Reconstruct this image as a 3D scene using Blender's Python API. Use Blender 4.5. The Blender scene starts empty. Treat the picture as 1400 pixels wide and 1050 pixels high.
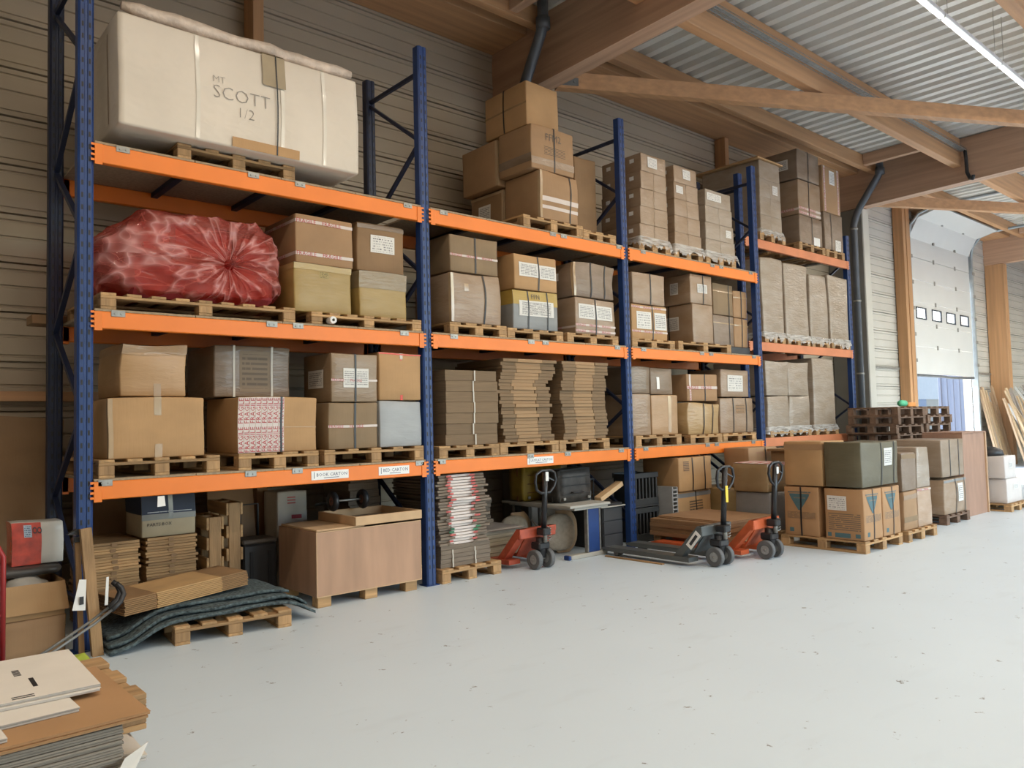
import bpy, math, random
from mathutils import Vector, Matrix, noise

random.seed(11)
scene = bpy.context.scene
COL = scene.collection

# ------------------------------------------------------------------ camera
cam_data = bpy.data.cameras.new('camera')
cam = bpy.data.objects.new('camera', cam_data)
COL.objects.link(cam)
cam_data.sensor_width = 36.0
cam_data.lens = 1064.58 / 1400 * 36.0
cam_data.clip_start = 0.05
cam_data.clip_end = 300
_r = Vector((0.752993, -0.657576, -0.024393))
_u = Vector((-0.014375, -0.053499, 0.998464))
_f = Vector((0.657871, 0.751486, 0.049737))
cam.matrix_world = Matrix(((_r.x, _u.x, -_f.x, -1.2824), (_r.y, _u.y, -_f.y, -5.8142),
                           (_r.z, _u.z, -_f.z, 1.4408), (0, 0, 0, 1)))
scene.camera = cam

# ------------------------------------------------------------------ light and exposure
scene.view_settings.view_transform = 'Standard'
scene.view_settings.look = 'None'
scene.view_settings.gamma = 1.0
scene.view_settings.use_curve_mapping = False
scene.view_settings.exposure = 0.5

world = bpy.data.worlds.new('sky')
scene.world = world
world.use_nodes = True
wn = world.node_tree.nodes
wl = world.node_tree.links
wn.clear()
w_out = wn.new('ShaderNodeOutputWorld')
w_bg = wn.new('ShaderNodeBackground')
w_sky = wn.new('ShaderNodeTexSky')
w_sky.sky_type = 'NISHITA'
w_sky.sun_disc = False
w_sky.sun_elevation = math.radians(39)
w_sky.sun_rotation = math.radians(20)
w_sky.air_density = 1.2
w_sky.dust_density = 2.0
w_bg.inputs['Strength'].default_value = 1.2
wl.new(w_sky.outputs['Color'], w_bg.inputs['Color'])
wl.new(w_bg.outputs['Background'], w_out.inputs['Surface'])

sun_data = bpy.data.lights.new('sun', 'SUN')
sun_data.energy = 12.0
sun_data.angle = math.radians(0.6)
sun_data.color = (1.0, 0.95, 0.88)
sun = bpy.data.objects.new('sun', sun_data)
COL.objects.link(sun)
sun.rotation_euler = Vector((-0.30, -0.72, -0.62)).to_track_quat('-Z', 'Y').to_euler()

# daylight enters the hall through the open dock doors of the front wall: portals guide the sky light there
DOCKS = [(4.5, 11.0), (12.0, 18.5), (19.5, 25.0)]
for _a, _b in DOCKS:
    _pd = bpy.data.lights.new('dock_portal', 'AREA')
    _pd.shape = 'RECTANGLE'; _pd.size = _b - _a; _pd.size_y = 5.5
    _pd.cycles.is_portal = True
    _po = bpy.data.objects.new('dock_portal', _pd)
    COL.objects.link(_po)
    _po.location = ((_a + _b) / 2, -13.1, 2.75)
    _po.rotation_euler = (-math.pi / 2, 0, math.pi)
LAMP_W = 22.0

# ------------------------------------------------------------------ materials
MATS = {}

def _base(name):
    m = bpy.data.materials.new(name)
    m.use_nodes = True
    nt = m.node_tree
    nt.nodes.clear()
    out = nt.nodes.new('ShaderNodeOutputMaterial')
    p = nt.nodes.new('ShaderNodeBsdfPrincipled')
    nt.links.new(p.outputs['BSDF'], out.inputs['Surface'])
    return m, nt, p, out

def _coords(nt, scale, stretch):
    tc = nt.nodes.new('ShaderNodeTexCoord')
    oi = nt.nodes.new('ShaderNodeObjectInfo')
    mul = nt.nodes.new('ShaderNodeMath'); mul.operation = 'MULTIPLY'; mul.inputs[1].default_value = 37.0
    add = nt.nodes.new('ShaderNodeVectorMath'); add.operation = 'ADD'
    mp = nt.nodes.new('ShaderNodeMapping')
    mp.inputs['Scale'].default_value = [scale * s for s in stretch]
    nt.links.new(oi.outputs['Random'], mul.inputs[0])
    nt.links.new(tc.outputs['Object'], add.inputs[0])
    nt.links.new(mul.outputs[0], add.inputs[1])
    nt.links.new(add.outputs[0], mp.inputs['Vector'])
    return mp

def ridge_nodes(nt, sock, power=2.0):
    """1 - |2n - 1|, squared: sharp crease lines out of smooth noise"""
    a = nt.nodes.new('ShaderNodeMath'); a.operation = 'MULTIPLY_ADD'; a.inputs[1].default_value = 4.0; a.inputs[2].default_value = -2.0
    b = nt.nodes.new('ShaderNodeMath'); b.operation = 'ABSOLUTE'
    c = nt.nodes.new('ShaderNodeMath'); c.operation = 'SUBTRACT'; c.inputs[0].default_value = 1.0; c.use_clamp = True
    d = nt.nodes.new('ShaderNodeMath'); d.operation = 'POWER'; d.inputs[1].default_value = power
    nt.links.new(sock, a.inputs[0]); nt.links.new(a.outputs[0], b.inputs[0]); nt.links.new(b.outputs[0], c.inputs[1]); nt.links.new(c.outputs[0], d.inputs[0])
    return d.outputs[0]

def M(name, color, rough=0.6, metal=0.0, var=0.14, scale=5.0, stretch=(1, 1, 1), bump=0.0,
      bscale=40.0, bstretch=(1, 1, 1), coat=0.0, coat_rough=0.15, alpha=1.0, second=None, rnd=0.0, ridged=False):
    """procedural paint, wood, paper, metal: noise between two tones plus fine relief"""
    if name in MATS:
        return MATS[name]
    m, nt, p, out = _base(name)
    mp = _coords(nt, scale, stretch)
    nz = nt.nodes.new('ShaderNodeTexNoise')
    nz.inputs['Scale'].default_value = 1.0
    nz.inputs['Detail'].default_value = 5.0
    nt.links.new(mp.outputs['Vector'], nz.inputs['Vector'])
    rp = nt.nodes.new('ShaderNodeValToRGB')
    c2 = second or color
    rp.color_ramp.elements[0].position = 0.3
    rp.color_ramp.elements[1].position = 0.7
    rp.color_ramp.elements[0].color = [max(0, c * (1 - var)) for c in c2] + [1]
    rp.color_ramp.elements[1].color = [min(1, c * (1 + var)) for c in color] + [1]
    nt.links.new(nz.outputs['Fac'], rp.inputs['Fac'])
    col_out = rp.outputs['Color']
    if rnd:
        oi = nt.nodes.new('ShaderNodeObjectInfo')
        mr = nt.nodes.new('ShaderNodeMapRange')
        mr.inputs['To Min'].default_value = 1 - rnd
        mr.inputs['To Max'].default_value = 1 + rnd
        hs = nt.nodes.new('ShaderNodeHueSaturation')
        nt.links.new(oi.outputs['Random'], mr.inputs['Value'])
        nt.links.new(mr.outputs['Result'], hs.inputs['Value'])
        nt.links.new(col_out, hs.inputs['Color'])
        col_out = hs.outputs['Color']
    nt.links.new(col_out, p.inputs['Base Color'])
    p.inputs['Roughness'].default_value = rough
    p.inputs['Metallic'].default_value = metal
    p.inputs['Coat Weight'].default_value = coat
    p.inputs['Coat Roughness'].default_value = coat_rough
    p.inputs['Alpha'].default_value = alpha
    if bump:
        mp2 = _coords(nt, bscale, bstretch)
        n2 = nt.nodes.new('ShaderNodeTexNoise')
        n2.inputs['Scale'].default_value = 1.0
        n2.inputs['Detail'].default_value = 3.0
        nt.links.new(mp2.outputs['Vector'], n2.inputs['Vector'])
        bp = nt.nodes.new('ShaderNodeBump')
        bp.inputs['Strength'].default_value = bump
        bp.inputs['Distance'].default_value = 0.02
        h_out = n2.outputs['Fac']
        if ridged:
            h_out = ridge_nodes(nt, h_out)
        nt.links.new(h_out, bp.inputs['Height'])
        nt.links.new(bp.outputs['Normal'], p.inputs['Normal'])
        if coat:
            nt.links.new(bp.outputs['Normal'], p.inputs['Coat Normal'])
    MATS[name] = m
    return m

def emit(name, color, strength):
    if name in MATS:
        return MATS[name]
    m, nt, p, out = _base(name)
    p.inputs['Base Color'].default_value = (*color, 1)
    p.inputs['Emission Color'].default_value = (*color, 1)
    p.inputs['Emission Strength'].default_value = strength
    MATS[name] = m
    return m

def film(name, color, opacity, rough=0.12, streak=(2, 2, 14)):
    """thin plastic film: part clear, part tinted gloss"""
    if name in MATS:
        return MATS[name]
    m, nt, p, out = _base(name)
    mp = _coords(nt, 3.0, streak)
    nz = nt.nodes.new('ShaderNodeTexNoise'); nz.inputs['Scale'].default_value = 1.0; nz.inputs['Detail'].default_value = 4
    nt.links.new(mp.outputs['Vector'], nz.inputs['Vector'])
    mr = nt.nodes.new('ShaderNodeMapRange')
    mr.inputs['From Min'].default_value = 0.35; mr.inputs['From Max'].default_value = 0.7
    mr.inputs['To Min'].default_value = opacity * 0.55; mr.inputs['To Max'].default_value = min(1, opacity * 1.5)
    nt.links.new(nz.outputs['Fac'], mr.inputs['Value'])
    tr = nt.nodes.new('ShaderNodeBsdfTransparent')
    tr.inputs['Color'].default_value = (*[min(1, 0.35 + c * 0.7) for c in color], 1)
    mx = nt.nodes.new('ShaderNodeMixShader')
    p.inputs['Base Color'].default_value = (*color, 1)
    p.inputs['Roughness'].default_value = rough
    bp = nt.nodes.new('ShaderNodeBump'); bp.inputs['Strength'].default_value = 0.5; bp.inputs['Distance'].default_value = 0.02
    nt.links.new(nz.outputs['Fac'], bp.inputs['Height'])
    nt.links.new(bp.outputs['Normal'], p.inputs['Normal'])
    nt.links.new(mr.outputs['Result'], mx.inputs['Fac'])
    nt.links.new(tr.outputs['BSDF'], mx.inputs[1])
    nt.links.new(p.outputs['BSDF'], mx.inputs[2])
    nt.links.new(mx.outputs['Shader'], out.inputs['Surface'])
    MATS[name] = m
    return m

def crinkle_film(name, color, low, high, scale, neck):
    """clear coloured bag film: mostly see-through, paler and glossier along its creases"""
    if name in MATS:
        return MATS[name]
    m, nt, p, out = _base(name)
    mp = _coords(nt, scale, (0.45, 1.0, 1.7))
    mp.inputs['Rotation'].default_value = (0.0, 0.55, 0.0)
    wob = nt.nodes.new('ShaderNodeTexNoise'); wob.inputs['Scale'].default_value = 0.9; wob.inputs['Detail'].default_value = 1.0
    nt.links.new(mp.outputs['Vector'], wob.inputs['Vector'])
    mixv = nt.nodes.new('ShaderNodeVectorMath'); mixv.operation = 'MULTIPLY_ADD'
    mixv.inputs[1].default_value = (1.6, 1.6, 1.6)
    nt.links.new(wob.outputs['Color'], mixv.inputs[0]); nt.links.new(mp.outputs['Vector'], mixv.inputs[2])
    def crease(sc, width):
        v = nt.nodes.new('ShaderNodeTexVoronoi'); v.feature = 'DISTANCE_TO_EDGE'; v.inputs['Scale'].default_value = sc
        nt.links.new(mixv.outputs[0], v.inputs['Vector'])
        r = nt.nodes.new('ShaderNodeMapRange'); r.inputs['From Max'].default_value = width
        r.inputs['To Min'].default_value = 1.0; r.inputs['To Max'].default_value = 0.0
        nt.links.new(v.outputs['Distance'], r.inputs['Value'])
        f = nt.nodes.new('ShaderNodeTexVoronoi'); f.inputs['Scale'].default_value = sc
        nt.links.new(mixv.outputs[0], f.inputs['Vector'])
        return r.outputs['Result'], f.outputs['Distance']
    r2, f2 = crease(2.2, 0.03)
    # folds gathered towards the tied neck, in the bag's own coordinates
    tc = nt.nodes.new('ShaderNodeTexCoord')
    sub = nt.nodes.new('ShaderNodeVectorMath'); sub.operation = 'SUBTRACT'; sub.inputs[1].default_value = neck
    nt.links.new(tc.outputs['Object'], sub.inputs[0])
    sp = nt.nodes.new('ShaderNodeSeparateXYZ'); nt.links.new(sub.outputs[0], sp.inputs[0])
    at = nt.nodes.new('ShaderNodeMath'); at.operation = 'ARCTAN2'
    nt.links.new(sp.outputs['Z'], at.inputs[0]); nt.links.new(sp.outputs['X'], at.inputs[1])
    ln = nt.nodes.new('ShaderNodeVectorMath'); ln.operation = 'LENGTH'; nt.links.new(sub.outputs[0], ln.inputs[0])
    cm = nt.nodes.new('ShaderNodeCombineXYZ')
    am = nt.nodes.new('ShaderNodeMath'); am.operation = 'MULTIPLY'; am.inputs[1].default_value = 1.5
    rm = nt.nodes.new('ShaderNodeMath'); rm.operation = 'MULTIPLY'; rm.inputs[1].default_value = 1.6
    nt.links.new(at.outputs[0], am.inputs[0]); nt.links.new(ln.outputs['Value'], rm.inputs[0])
    nt.links.new(am.outputs[0], cm.inputs['X']); nt.links.new(rm.outputs[0], cm.inputs['Y'])
    nr = nt.nodes.new('ShaderNodeTexNoise'); nr.inputs['Scale'].default_value = 1.3; nr.inputs['Detail'].default_value = 2.0; nr.inputs['Roughness'].default_value = 0.6
    nt.links.new(cm.outputs[0], nr.inputs['Vector'])
    r1 = ridge_nodes(nt, nr.outputs['Fac'], 8.0)
    f1 = ridge_nodes(nt, nr.outputs['Fac'], 1.0)
    ad = nt.nodes.new('ShaderNodeMath'); ad.operation = 'MULTIPLY_ADD'; ad.inputs[1].default_value = 0.5
    nt.links.new(r2, ad.inputs[0]); nt.links.new(r1, ad.inputs[2])
    ah = nt.nodes.new('ShaderNodeMath'); ah.operation = 'MULTIPLY_ADD'; ah.inputs[1].default_value = 0.4
    nt.links.new(f2, ah.inputs[0]); nt.links.new(f1, ah.inputs[2])
    bp = nt.nodes.new('ShaderNodeBump'); bp.inputs['Strength'].default_value = 0.7; bp.inputs['Distance'].default_value = 0.08
    nt.links.new(ah.outputs[0], bp.inputs['Height'])
    nt.links.new(bp.outputs['Normal'], p.inputs['Normal'])
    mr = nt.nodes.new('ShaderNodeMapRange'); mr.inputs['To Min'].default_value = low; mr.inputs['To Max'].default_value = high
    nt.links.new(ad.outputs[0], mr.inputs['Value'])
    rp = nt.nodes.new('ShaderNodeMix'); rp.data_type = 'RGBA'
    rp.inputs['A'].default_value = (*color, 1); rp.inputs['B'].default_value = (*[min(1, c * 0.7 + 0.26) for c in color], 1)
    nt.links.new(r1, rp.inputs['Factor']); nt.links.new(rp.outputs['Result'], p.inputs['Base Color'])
    p.inputs['Roughness'].default_value = 0.07
    tr = nt.nodes.new('ShaderNodeBsdfTransparent'); tr.inputs['Color'].default_value = (0.92, 0.36, 0.32, 1)
    mx = nt.nodes.new('ShaderNodeMixShader')
    nt.links.new(mr.outputs['Result'], mx.inputs['Fac']); nt.links.new(tr.outputs['BSDF'], mx.inputs[1]); nt.links.new(p.outputs['BSDF'], mx.inputs[2])
    nt.links.new(mx.outputs['Shader'], out.inputs['Surface'])
    MATS[name] = m
    return m

def printed(name, paper, ink, rows, fill=0.53, words=60.0, margin=0.08):
    """paper with rows of print, laid out in the label's own UV"""
    if name in MATS:
        return MATS[name]
    m, nt, p, out = _base(name)
    uv = nt.nodes.new('ShaderNodeUVMap'); uv.uv_map = 'UVMap'
    sep = nt.nodes.new('ShaderNodeSeparateXYZ')
    nt.links.new(uv.outputs['UV'], sep.inputs['Vector'])
    def math_(op, a, b=None):
        n = nt.nodes.new('ShaderNodeMath'); n.operation = op
        for i, v in enumerate((a, b)):
            if v is None:
                continue
            if isinstance(v, (int, float)):
                n.inputs[i].default_value = v
            else:
                nt.links.new(v, n.inputs[i])
        return n.outputs[0]
    rv = math_('MULTIPLY', sep.outputs['Y'], rows)
    row = math_('FLOOR', rv)
    fr = math_('FRACT', rv)
    inrow = math_('MULTIPLY', math_('GREATER_THAN', fr, 0.28), math_('LESS_THAN', fr, 0.74))
    cmb = nt.nodes.new('ShaderNodeCombineXYZ')
    nt.links.new(math_('MULTIPLY', sep.outputs['X'], words), cmb.inputs['X'])
    nt.links.new(math_('MULTIPLY', row, 7.31), cmb.inputs['Y'])
    nz = nt.nodes.new('ShaderNodeTexNoise'); nz.inputs['Scale'].default_value = 1.0; nz.inputs['Detail'].default_value = 2.5
    nt.links.new(cmb.outputs['Vector'], nz.inputs['Vector'])
    ink_on = math_('GREATER_THAN', nz.outputs['Fac'], 1 - fill)
    mu = math_('MULTIPLY', math_('GREATER_THAN', sep.outputs['X'], margin), math_('LESS_THAN', sep.outputs['X'], 1 - margin))
    mv = math_('MULTIPLY', math_('GREATER_THAN', sep.outputs['Y'], margin), math_('LESS_THAN', sep.outputs['Y'], 1 - margin))
    fac = math_('MULTIPLY', math_('MULTIPLY', inrow, ink_on), math_('MULTIPLY', mu, mv))
    mix = nt.nodes.new('ShaderNodeMix'); mix.data_type = 'RGBA'
    mix.inputs['A'].default_value = (*paper, 1)
    mix.inputs['B'].default_value = (*ink, 1)
    nt.links.new(fac, mix.inputs['Factor'])
    nt.links.new(mix.outputs['Result'], p.inputs['Base Color'])
    p.inputs['Roughness'].default_value = 0.55
    MATS[name] = m
    return m

# ------------------------------------------------------------------ mesh building
class MB:
    """collects shapes and links them as one mesh object"""
    def __init__(self):
        self.v, self.f, self.mi, self.uv, self.sm = [], [], [], {}, []
        self.cur = 0
        self.smooth = False
    def add(self, verts, faces, uvs=None):
        o = len(self.v)
        self.v += [tuple(x) for x in verts]
        for i, f in enumerate(faces):
            self.f.append(tuple(o + j for j in f))
            self.mi.append(self.cur)
            self.sm.append(self.smooth)
            if uvs:
                self.uv[len(self.f) - 1] = uvs[i]
        return self
    def box(self, x0, x1, y0, y1, z0, z1):
        v = [(x0, y0, z0), (x1, y0, z0), (x1, y1, z0), (x0, y1, z0), (x0, y0, z1), (x1, y0, z1), (x1, y1, z1), (x0, y1, z1)]
        return self.add(v, [(0, 3, 2, 1), (4, 5, 6, 7), (0, 1, 5, 4), (1, 2, 6, 5), (2, 3, 7, 6), (3, 0, 4, 7)])
    def cbox(self, x0, x1, y0, y1, z0, z1, c=0.006):
        """box with chamfered edges"""
        c = min(c, (x1 - x0) / 3, (y1 - y0) / 3, (z1 - z0) / 3)
        vs, idx = [], {}
        for sx in (0, 1):
            for sy in (0, 1):
                for sz in (0, 1):
                    X, Y, Z = (x0, x1)[sx], (y0, y1)[sy], (z0, z1)[sz]
                    dx, dy, dz = (c, -c)[sx], (c, -c)[sy], (c, -c)[sz]
                    for k, p in enumerate(((X, Y + dy, Z + dz), (X + dx, Y, Z + dz), (X + dx, Y + dy, Z))):
                        idx[(sx, sy, sz, k)] = len(vs); vs.append(p)
        F = []
        for k in range(3):
            for s in (0, 1):
                o = [i for i in range(3) if i != k]
                q = []
                for a, b in ((0, 0), (1, 0), (1, 1), (0, 1)):
                    t = [0, 0, 0]; t[k] = s; t[o[0]] = a; t[o[1]] = b
                    q.append(idx[(*t, k)])
                if (s == 0) != (k == 1):
                    q.reverse()
                F.append(tuple(q))
        for k in range(3):
            o = [i for i in range(3) if i != k]
            for a in (0, 1):
                for b in (0, 1):
                    t0 = [0, 0, 0]; t1 = [0, 0, 0]
                    t0[o[0]] = t1[o[0]] = a; t0[o[1]] = t1[o[1]] = b; t1[k] = 1
                    F.append((idx[(*t0, o[0])], idx[(*t0, o[1])], idx[(*t1, o[1])], idx[(*t1, o[0])]))
        for sx in (0, 1):
            for sy in (0, 1):
                for sz in (0, 1):
                    F.append(tuple(idx[(sx, sy, sz, k)] for k in range(3)))
        return self.add(vs, F)
    def bar(self, p0, p1, w, h, up=(0, 0, 1)):
        """rectangular bar from p0 to p1, w across, h along up"""
        p0, p1 = Vector(p0), Vector(p1)
        d = (p1 - p0).normalized()
        up = Vector(up)
        s = d.cross(up)
        if s.length < 1e-4:
            s = d.cross(Vector((1, 0, 0)))
        s.normalize(); t = s.cross(d).normalized()
        v = []
        for p in (p0, p1):
            for a, b in ((-1, -1), (1, -1), (1, 1), (-1, 1)):
                v.append(p + s * (a * w / 2) + t * (b * h / 2))
        return self.add(v, [(0, 1, 2, 3), (7, 6, 5, 4), (0, 4, 5, 1), (1, 5, 6, 2), (2, 6, 7, 3), (3, 7, 4, 0)])
    def tube(self, pts, r, n=8, closed=False, caps=True):
        pts = [Vector(p) for p in pts]
        k = len(pts)
        rs = r if isinstance(r, (list, tuple)) else [r] * k
        prev = None
        rings = []
        for i, p in enumerate(pts):
            if closed:
                d = pts[(i + 1) % k] - pts[i - 1]
            else:
                d = pts[min(i + 1, k - 1)] - pts[max(i - 1, 0)]
            d.normalize()
            if prev is None:
                a = d.cross(Vector((0, 0, 1)))
                if a.length < 1e-3:
                    a = d.cross(Vector((1, 0, 0)))
            else:
                a = prev - d * prev.dot(d)
            a.normalize(); prev = a
            b = d.cross(a)
            rings.append([p + (a * math.cos(2 * math.pi * j / n) + b * math.sin(2 * math.pi * j / n)) * rs[i] for j in range(n)])
        v = [q for ring in rings for q in ring]
        f = []
        for i in range(k if closed else k - 1):
            for j in range(n):
                a, b = i * n + j, i * n + (j + 1) % n
                c, d = ((i + 1) % k) * n + (j + 1) % n, ((i + 1) % k) * n + j
                f.append((a, b, c, d))
        if caps and not closed:
            f.append(tuple(reversed(range(n)))); f.append(tuple(range((k - 1) * n, k * n)))
        sm = self.smooth; self.smooth = True
        self.add(v, f)
        self.smooth = sm
        return self
    def prism(self, prof, axis, a0, a1):
        """closed outline extruded along an axis; prof in the two other axes in x,y,z order"""
        n = len(prof)
        def pt(q, a):
            if axis == 'x': return (a, q[0], q[1])
            if axis == 'y': return (q[0], a, q[1])
            return (q[0], q[1], a)
        v = [pt(q, a0) for q in prof] + [pt(q, a1) for q in prof]
        f = [(i, (i + 1) % n, n + (i + 1) % n, n + i) for i in range(n)]
        f.append(tuple(reversed(range(n)))); f.append(tuple(range(n, 2 * n)))
        return self.add(v, f)
    def disc_y(self, cx, cy, cz, r, t, n=20, axis='x', hole=0.0):
        """wheel-like disc with axis x or y, thickness t"""
        rings = []
        prof = [(max(hole, 0.0001), -t / 2), (r * 0.93, -t / 2), (r, -t / 2 + t * 0.15), (r, t / 2 - t * 0.15), (r * 0.93, t / 2), (max(hole, 0.0001), t / 2)]
        v = []
        for q, a in prof:
            for j in range(n):
                c, s = math.cos(2 * math.pi * j / n) * q, math.sin(2 * math.pi * j / n) * q
                v.append((cx + a, cy + c, cz + s) if axis == 'x' else (cx + c, cy + a, cz + s) if axis == 'y' else (cx + c, cy + s, cz + a))
        f = []
        m = len(prof)
        for i in range(m - 1):
            for j in range(n):
                f.append((i * n + j, i * n + (j + 1) % n, (i + 1) * n + (j + 1) % n, (i + 1) * n + j))
        return self.add(v, f)
    def mesh(self, name, mats):
        me = bpy.data.meshes.new(name)
        me.from_pydata(self.v, [], self.f)
        if not isinstance(mats, (list, tuple)):
            mats = [mats]
        for m in mats:
            me.materials.append(m)
        me.polygons.foreach_set('material_index', self.mi)
        me.polygons.foreach_set('use_smooth', self.sm)
        if self.uv:
            ul = me.uv_layers.new(name='UVMap')
            for i, poly in enumerate(me.polygons):
                if i in self.uv:
                    for k, li in enumerate(poly.loop_indices):
                        ul.data[li].uv = self.uv[i][k]
        me.update()
        return me
    def build(self, name, mats, parent=None, loc=(0, 0, 0), rot=None):
        return place(name, self.mesh(name, mats), parent, loc, rot)

def place(name, me, parent=None, loc=(0, 0, 0), rot=None):
    o = bpy.data.objects.new(name, me)
    COL.objects.link(o)
    o.location = loc
    if rot is not None:
        o.rotation_euler = rot if isinstance(rot, (tuple, list)) else (0, 0, rot)
    if parent is not None:
        o.parent = parent
    return o

def tag(o, label, cat, group=None):
    o['label'] = label
    o['category'] = cat
    if group:
        o['group'] = group
    return o

def thing(name, label, cat, loc=(0, 0, 0), rot=0, group=None):
    o = place(name, None, None, loc, rot)
    return tag(o, label, cat, group)

def struct(o, label=None):
    o['kind'] = 'structure'
    if label:
        o['label'] = label
    return o

_TXT = {}
def text_geo(s, thin=0.0):
    """flat outline letters from the built-in font, as verts and faces with height 1"""
    if (s, thin) in _TXT:
        return _TXT[(s, thin)]
    cu = bpy.data.curves.new('t', 'FONT')
    cu.body = s
    cu.resolution_u = 2 if thin else 1
    cu.offset = -thin
    ob = bpy.data.objects.new('t', cu)
    COL.objects.link(ob)
    dg = bpy.context.evaluated_depsgraph_get()
    me = bpy.data.meshes.new_from_object(ob.evaluated_get(dg))
    vs = [(v.co.x, v.co.y) for v in me.vertices]
    fs = [tuple(p.vertices) for p in me.polygons]
    bpy.data.objects.remove(ob); bpy.data.curves.remove(cu); bpy.data.meshes.remove(me)
    x0 = min(v[0] for v in vs); x1 = max(v[0] for v in vs)
    y0 = min(v[1] for v in vs); y1 = max(v[1] for v in vs)
    vs = [((x - x0) / (y1 - y0), (y - y0) / (y1 - y0)) for x, y in vs]
    _TXT[(s, thin)] = (vs, fs, (x1 - x0) / (y1 - y0))
    return _TXT[(s, thin)]

# ------------------------------------------------------------------ palette
WOOD_X = M('pallet wood, grain along x', (0.400, 0.239, 0.108), 0.75, var=0.28, scale=9, stretch=(0.25, 3, 3), bump=0.15, bscale=30, bstretch=(0.3, 3, 3), rnd=0.2)
WOOD_Y = M('pallet wood, grain along y', (0.400, 0.239, 0.108), 0.75, var=0.28, scale=9, stretch=(3, 0.25, 3), bump=0.15, bscale=30, bstretch=(3, 0.3, 3), rnd=0.2)
WOOD_Z = M('pallet wood, grain upright', (0.380, 0.225, 0.104), 0.75, var=0.28, scale=9, stretch=(3, 3, 0.25), bump=0.15, bscale=30, bstretch=(3, 3, 0.3), rnd=0.2)
WOOD_OLD = M('old dark pallet wood', (0.16, 0.095, 0.06), 0.8, var=0.3, scale=8, stretch=(1, 2, 2), rnd=0.15)
GLULAM_X = M('glulam timber, grain along x', (0.50, 0.27, 0.13), 0.55, var=0.16, scale=5, stretch=(0.12, 3, 3), rnd=0.05)
GLULAM_Y = M('glulam timber, grain along y', (0.50, 0.31, 0.20), 0.55, var=0.16, scale=5, stretch=(3, 0.12, 3), rnd=0.05)
GLULAM_Z = M('glulam timber, grain upright', (0.45, 0.24, 0.11), 0.55, var=0.16, scale=5, stretch=(3, 3, 0.12), rnd=0.05)
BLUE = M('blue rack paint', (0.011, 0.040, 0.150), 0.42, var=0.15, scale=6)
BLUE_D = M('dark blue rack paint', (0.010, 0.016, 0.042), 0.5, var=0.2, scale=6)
ORANGE = M('orange rack paint', (0.82, 0.20, 0.014), 0.45, var=0.06, scale=3)
ZINC = M('zinc plated steel', (0.30, 0.29, 0.265), 0.45, 0.6, var=0.2, scale=20)
DARK = M('near black', (0.012, 0.012, 0.014), 0.6, var=0.2)
BLACKP = M('black plastic', (0.022, 0.022, 0.024), 0.45, var=0.25, scale=14)
CHIP = M('chipboard', (0.33, 0.24, 0.15), 0.8, var=0.2, scale=40)
RUBBER = M('grey rubber', (0.11, 0.11, 0.11), 0.65, var=0.2)
PAPER = M('white paper', (0.78, 0.76, 0.72), 0.6, var=0.04)

# ================================================================== the hall
YW = 1.6            # inner face of the long wall behind the racks
ZD = 6.27           # underside of the roof deck
XA, XB, YA = -7.0, 36.0, -13.0
G_X = (-3.7, 5.0, 13.7, 22.6, 31.3)      # left faces of the girders

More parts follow.
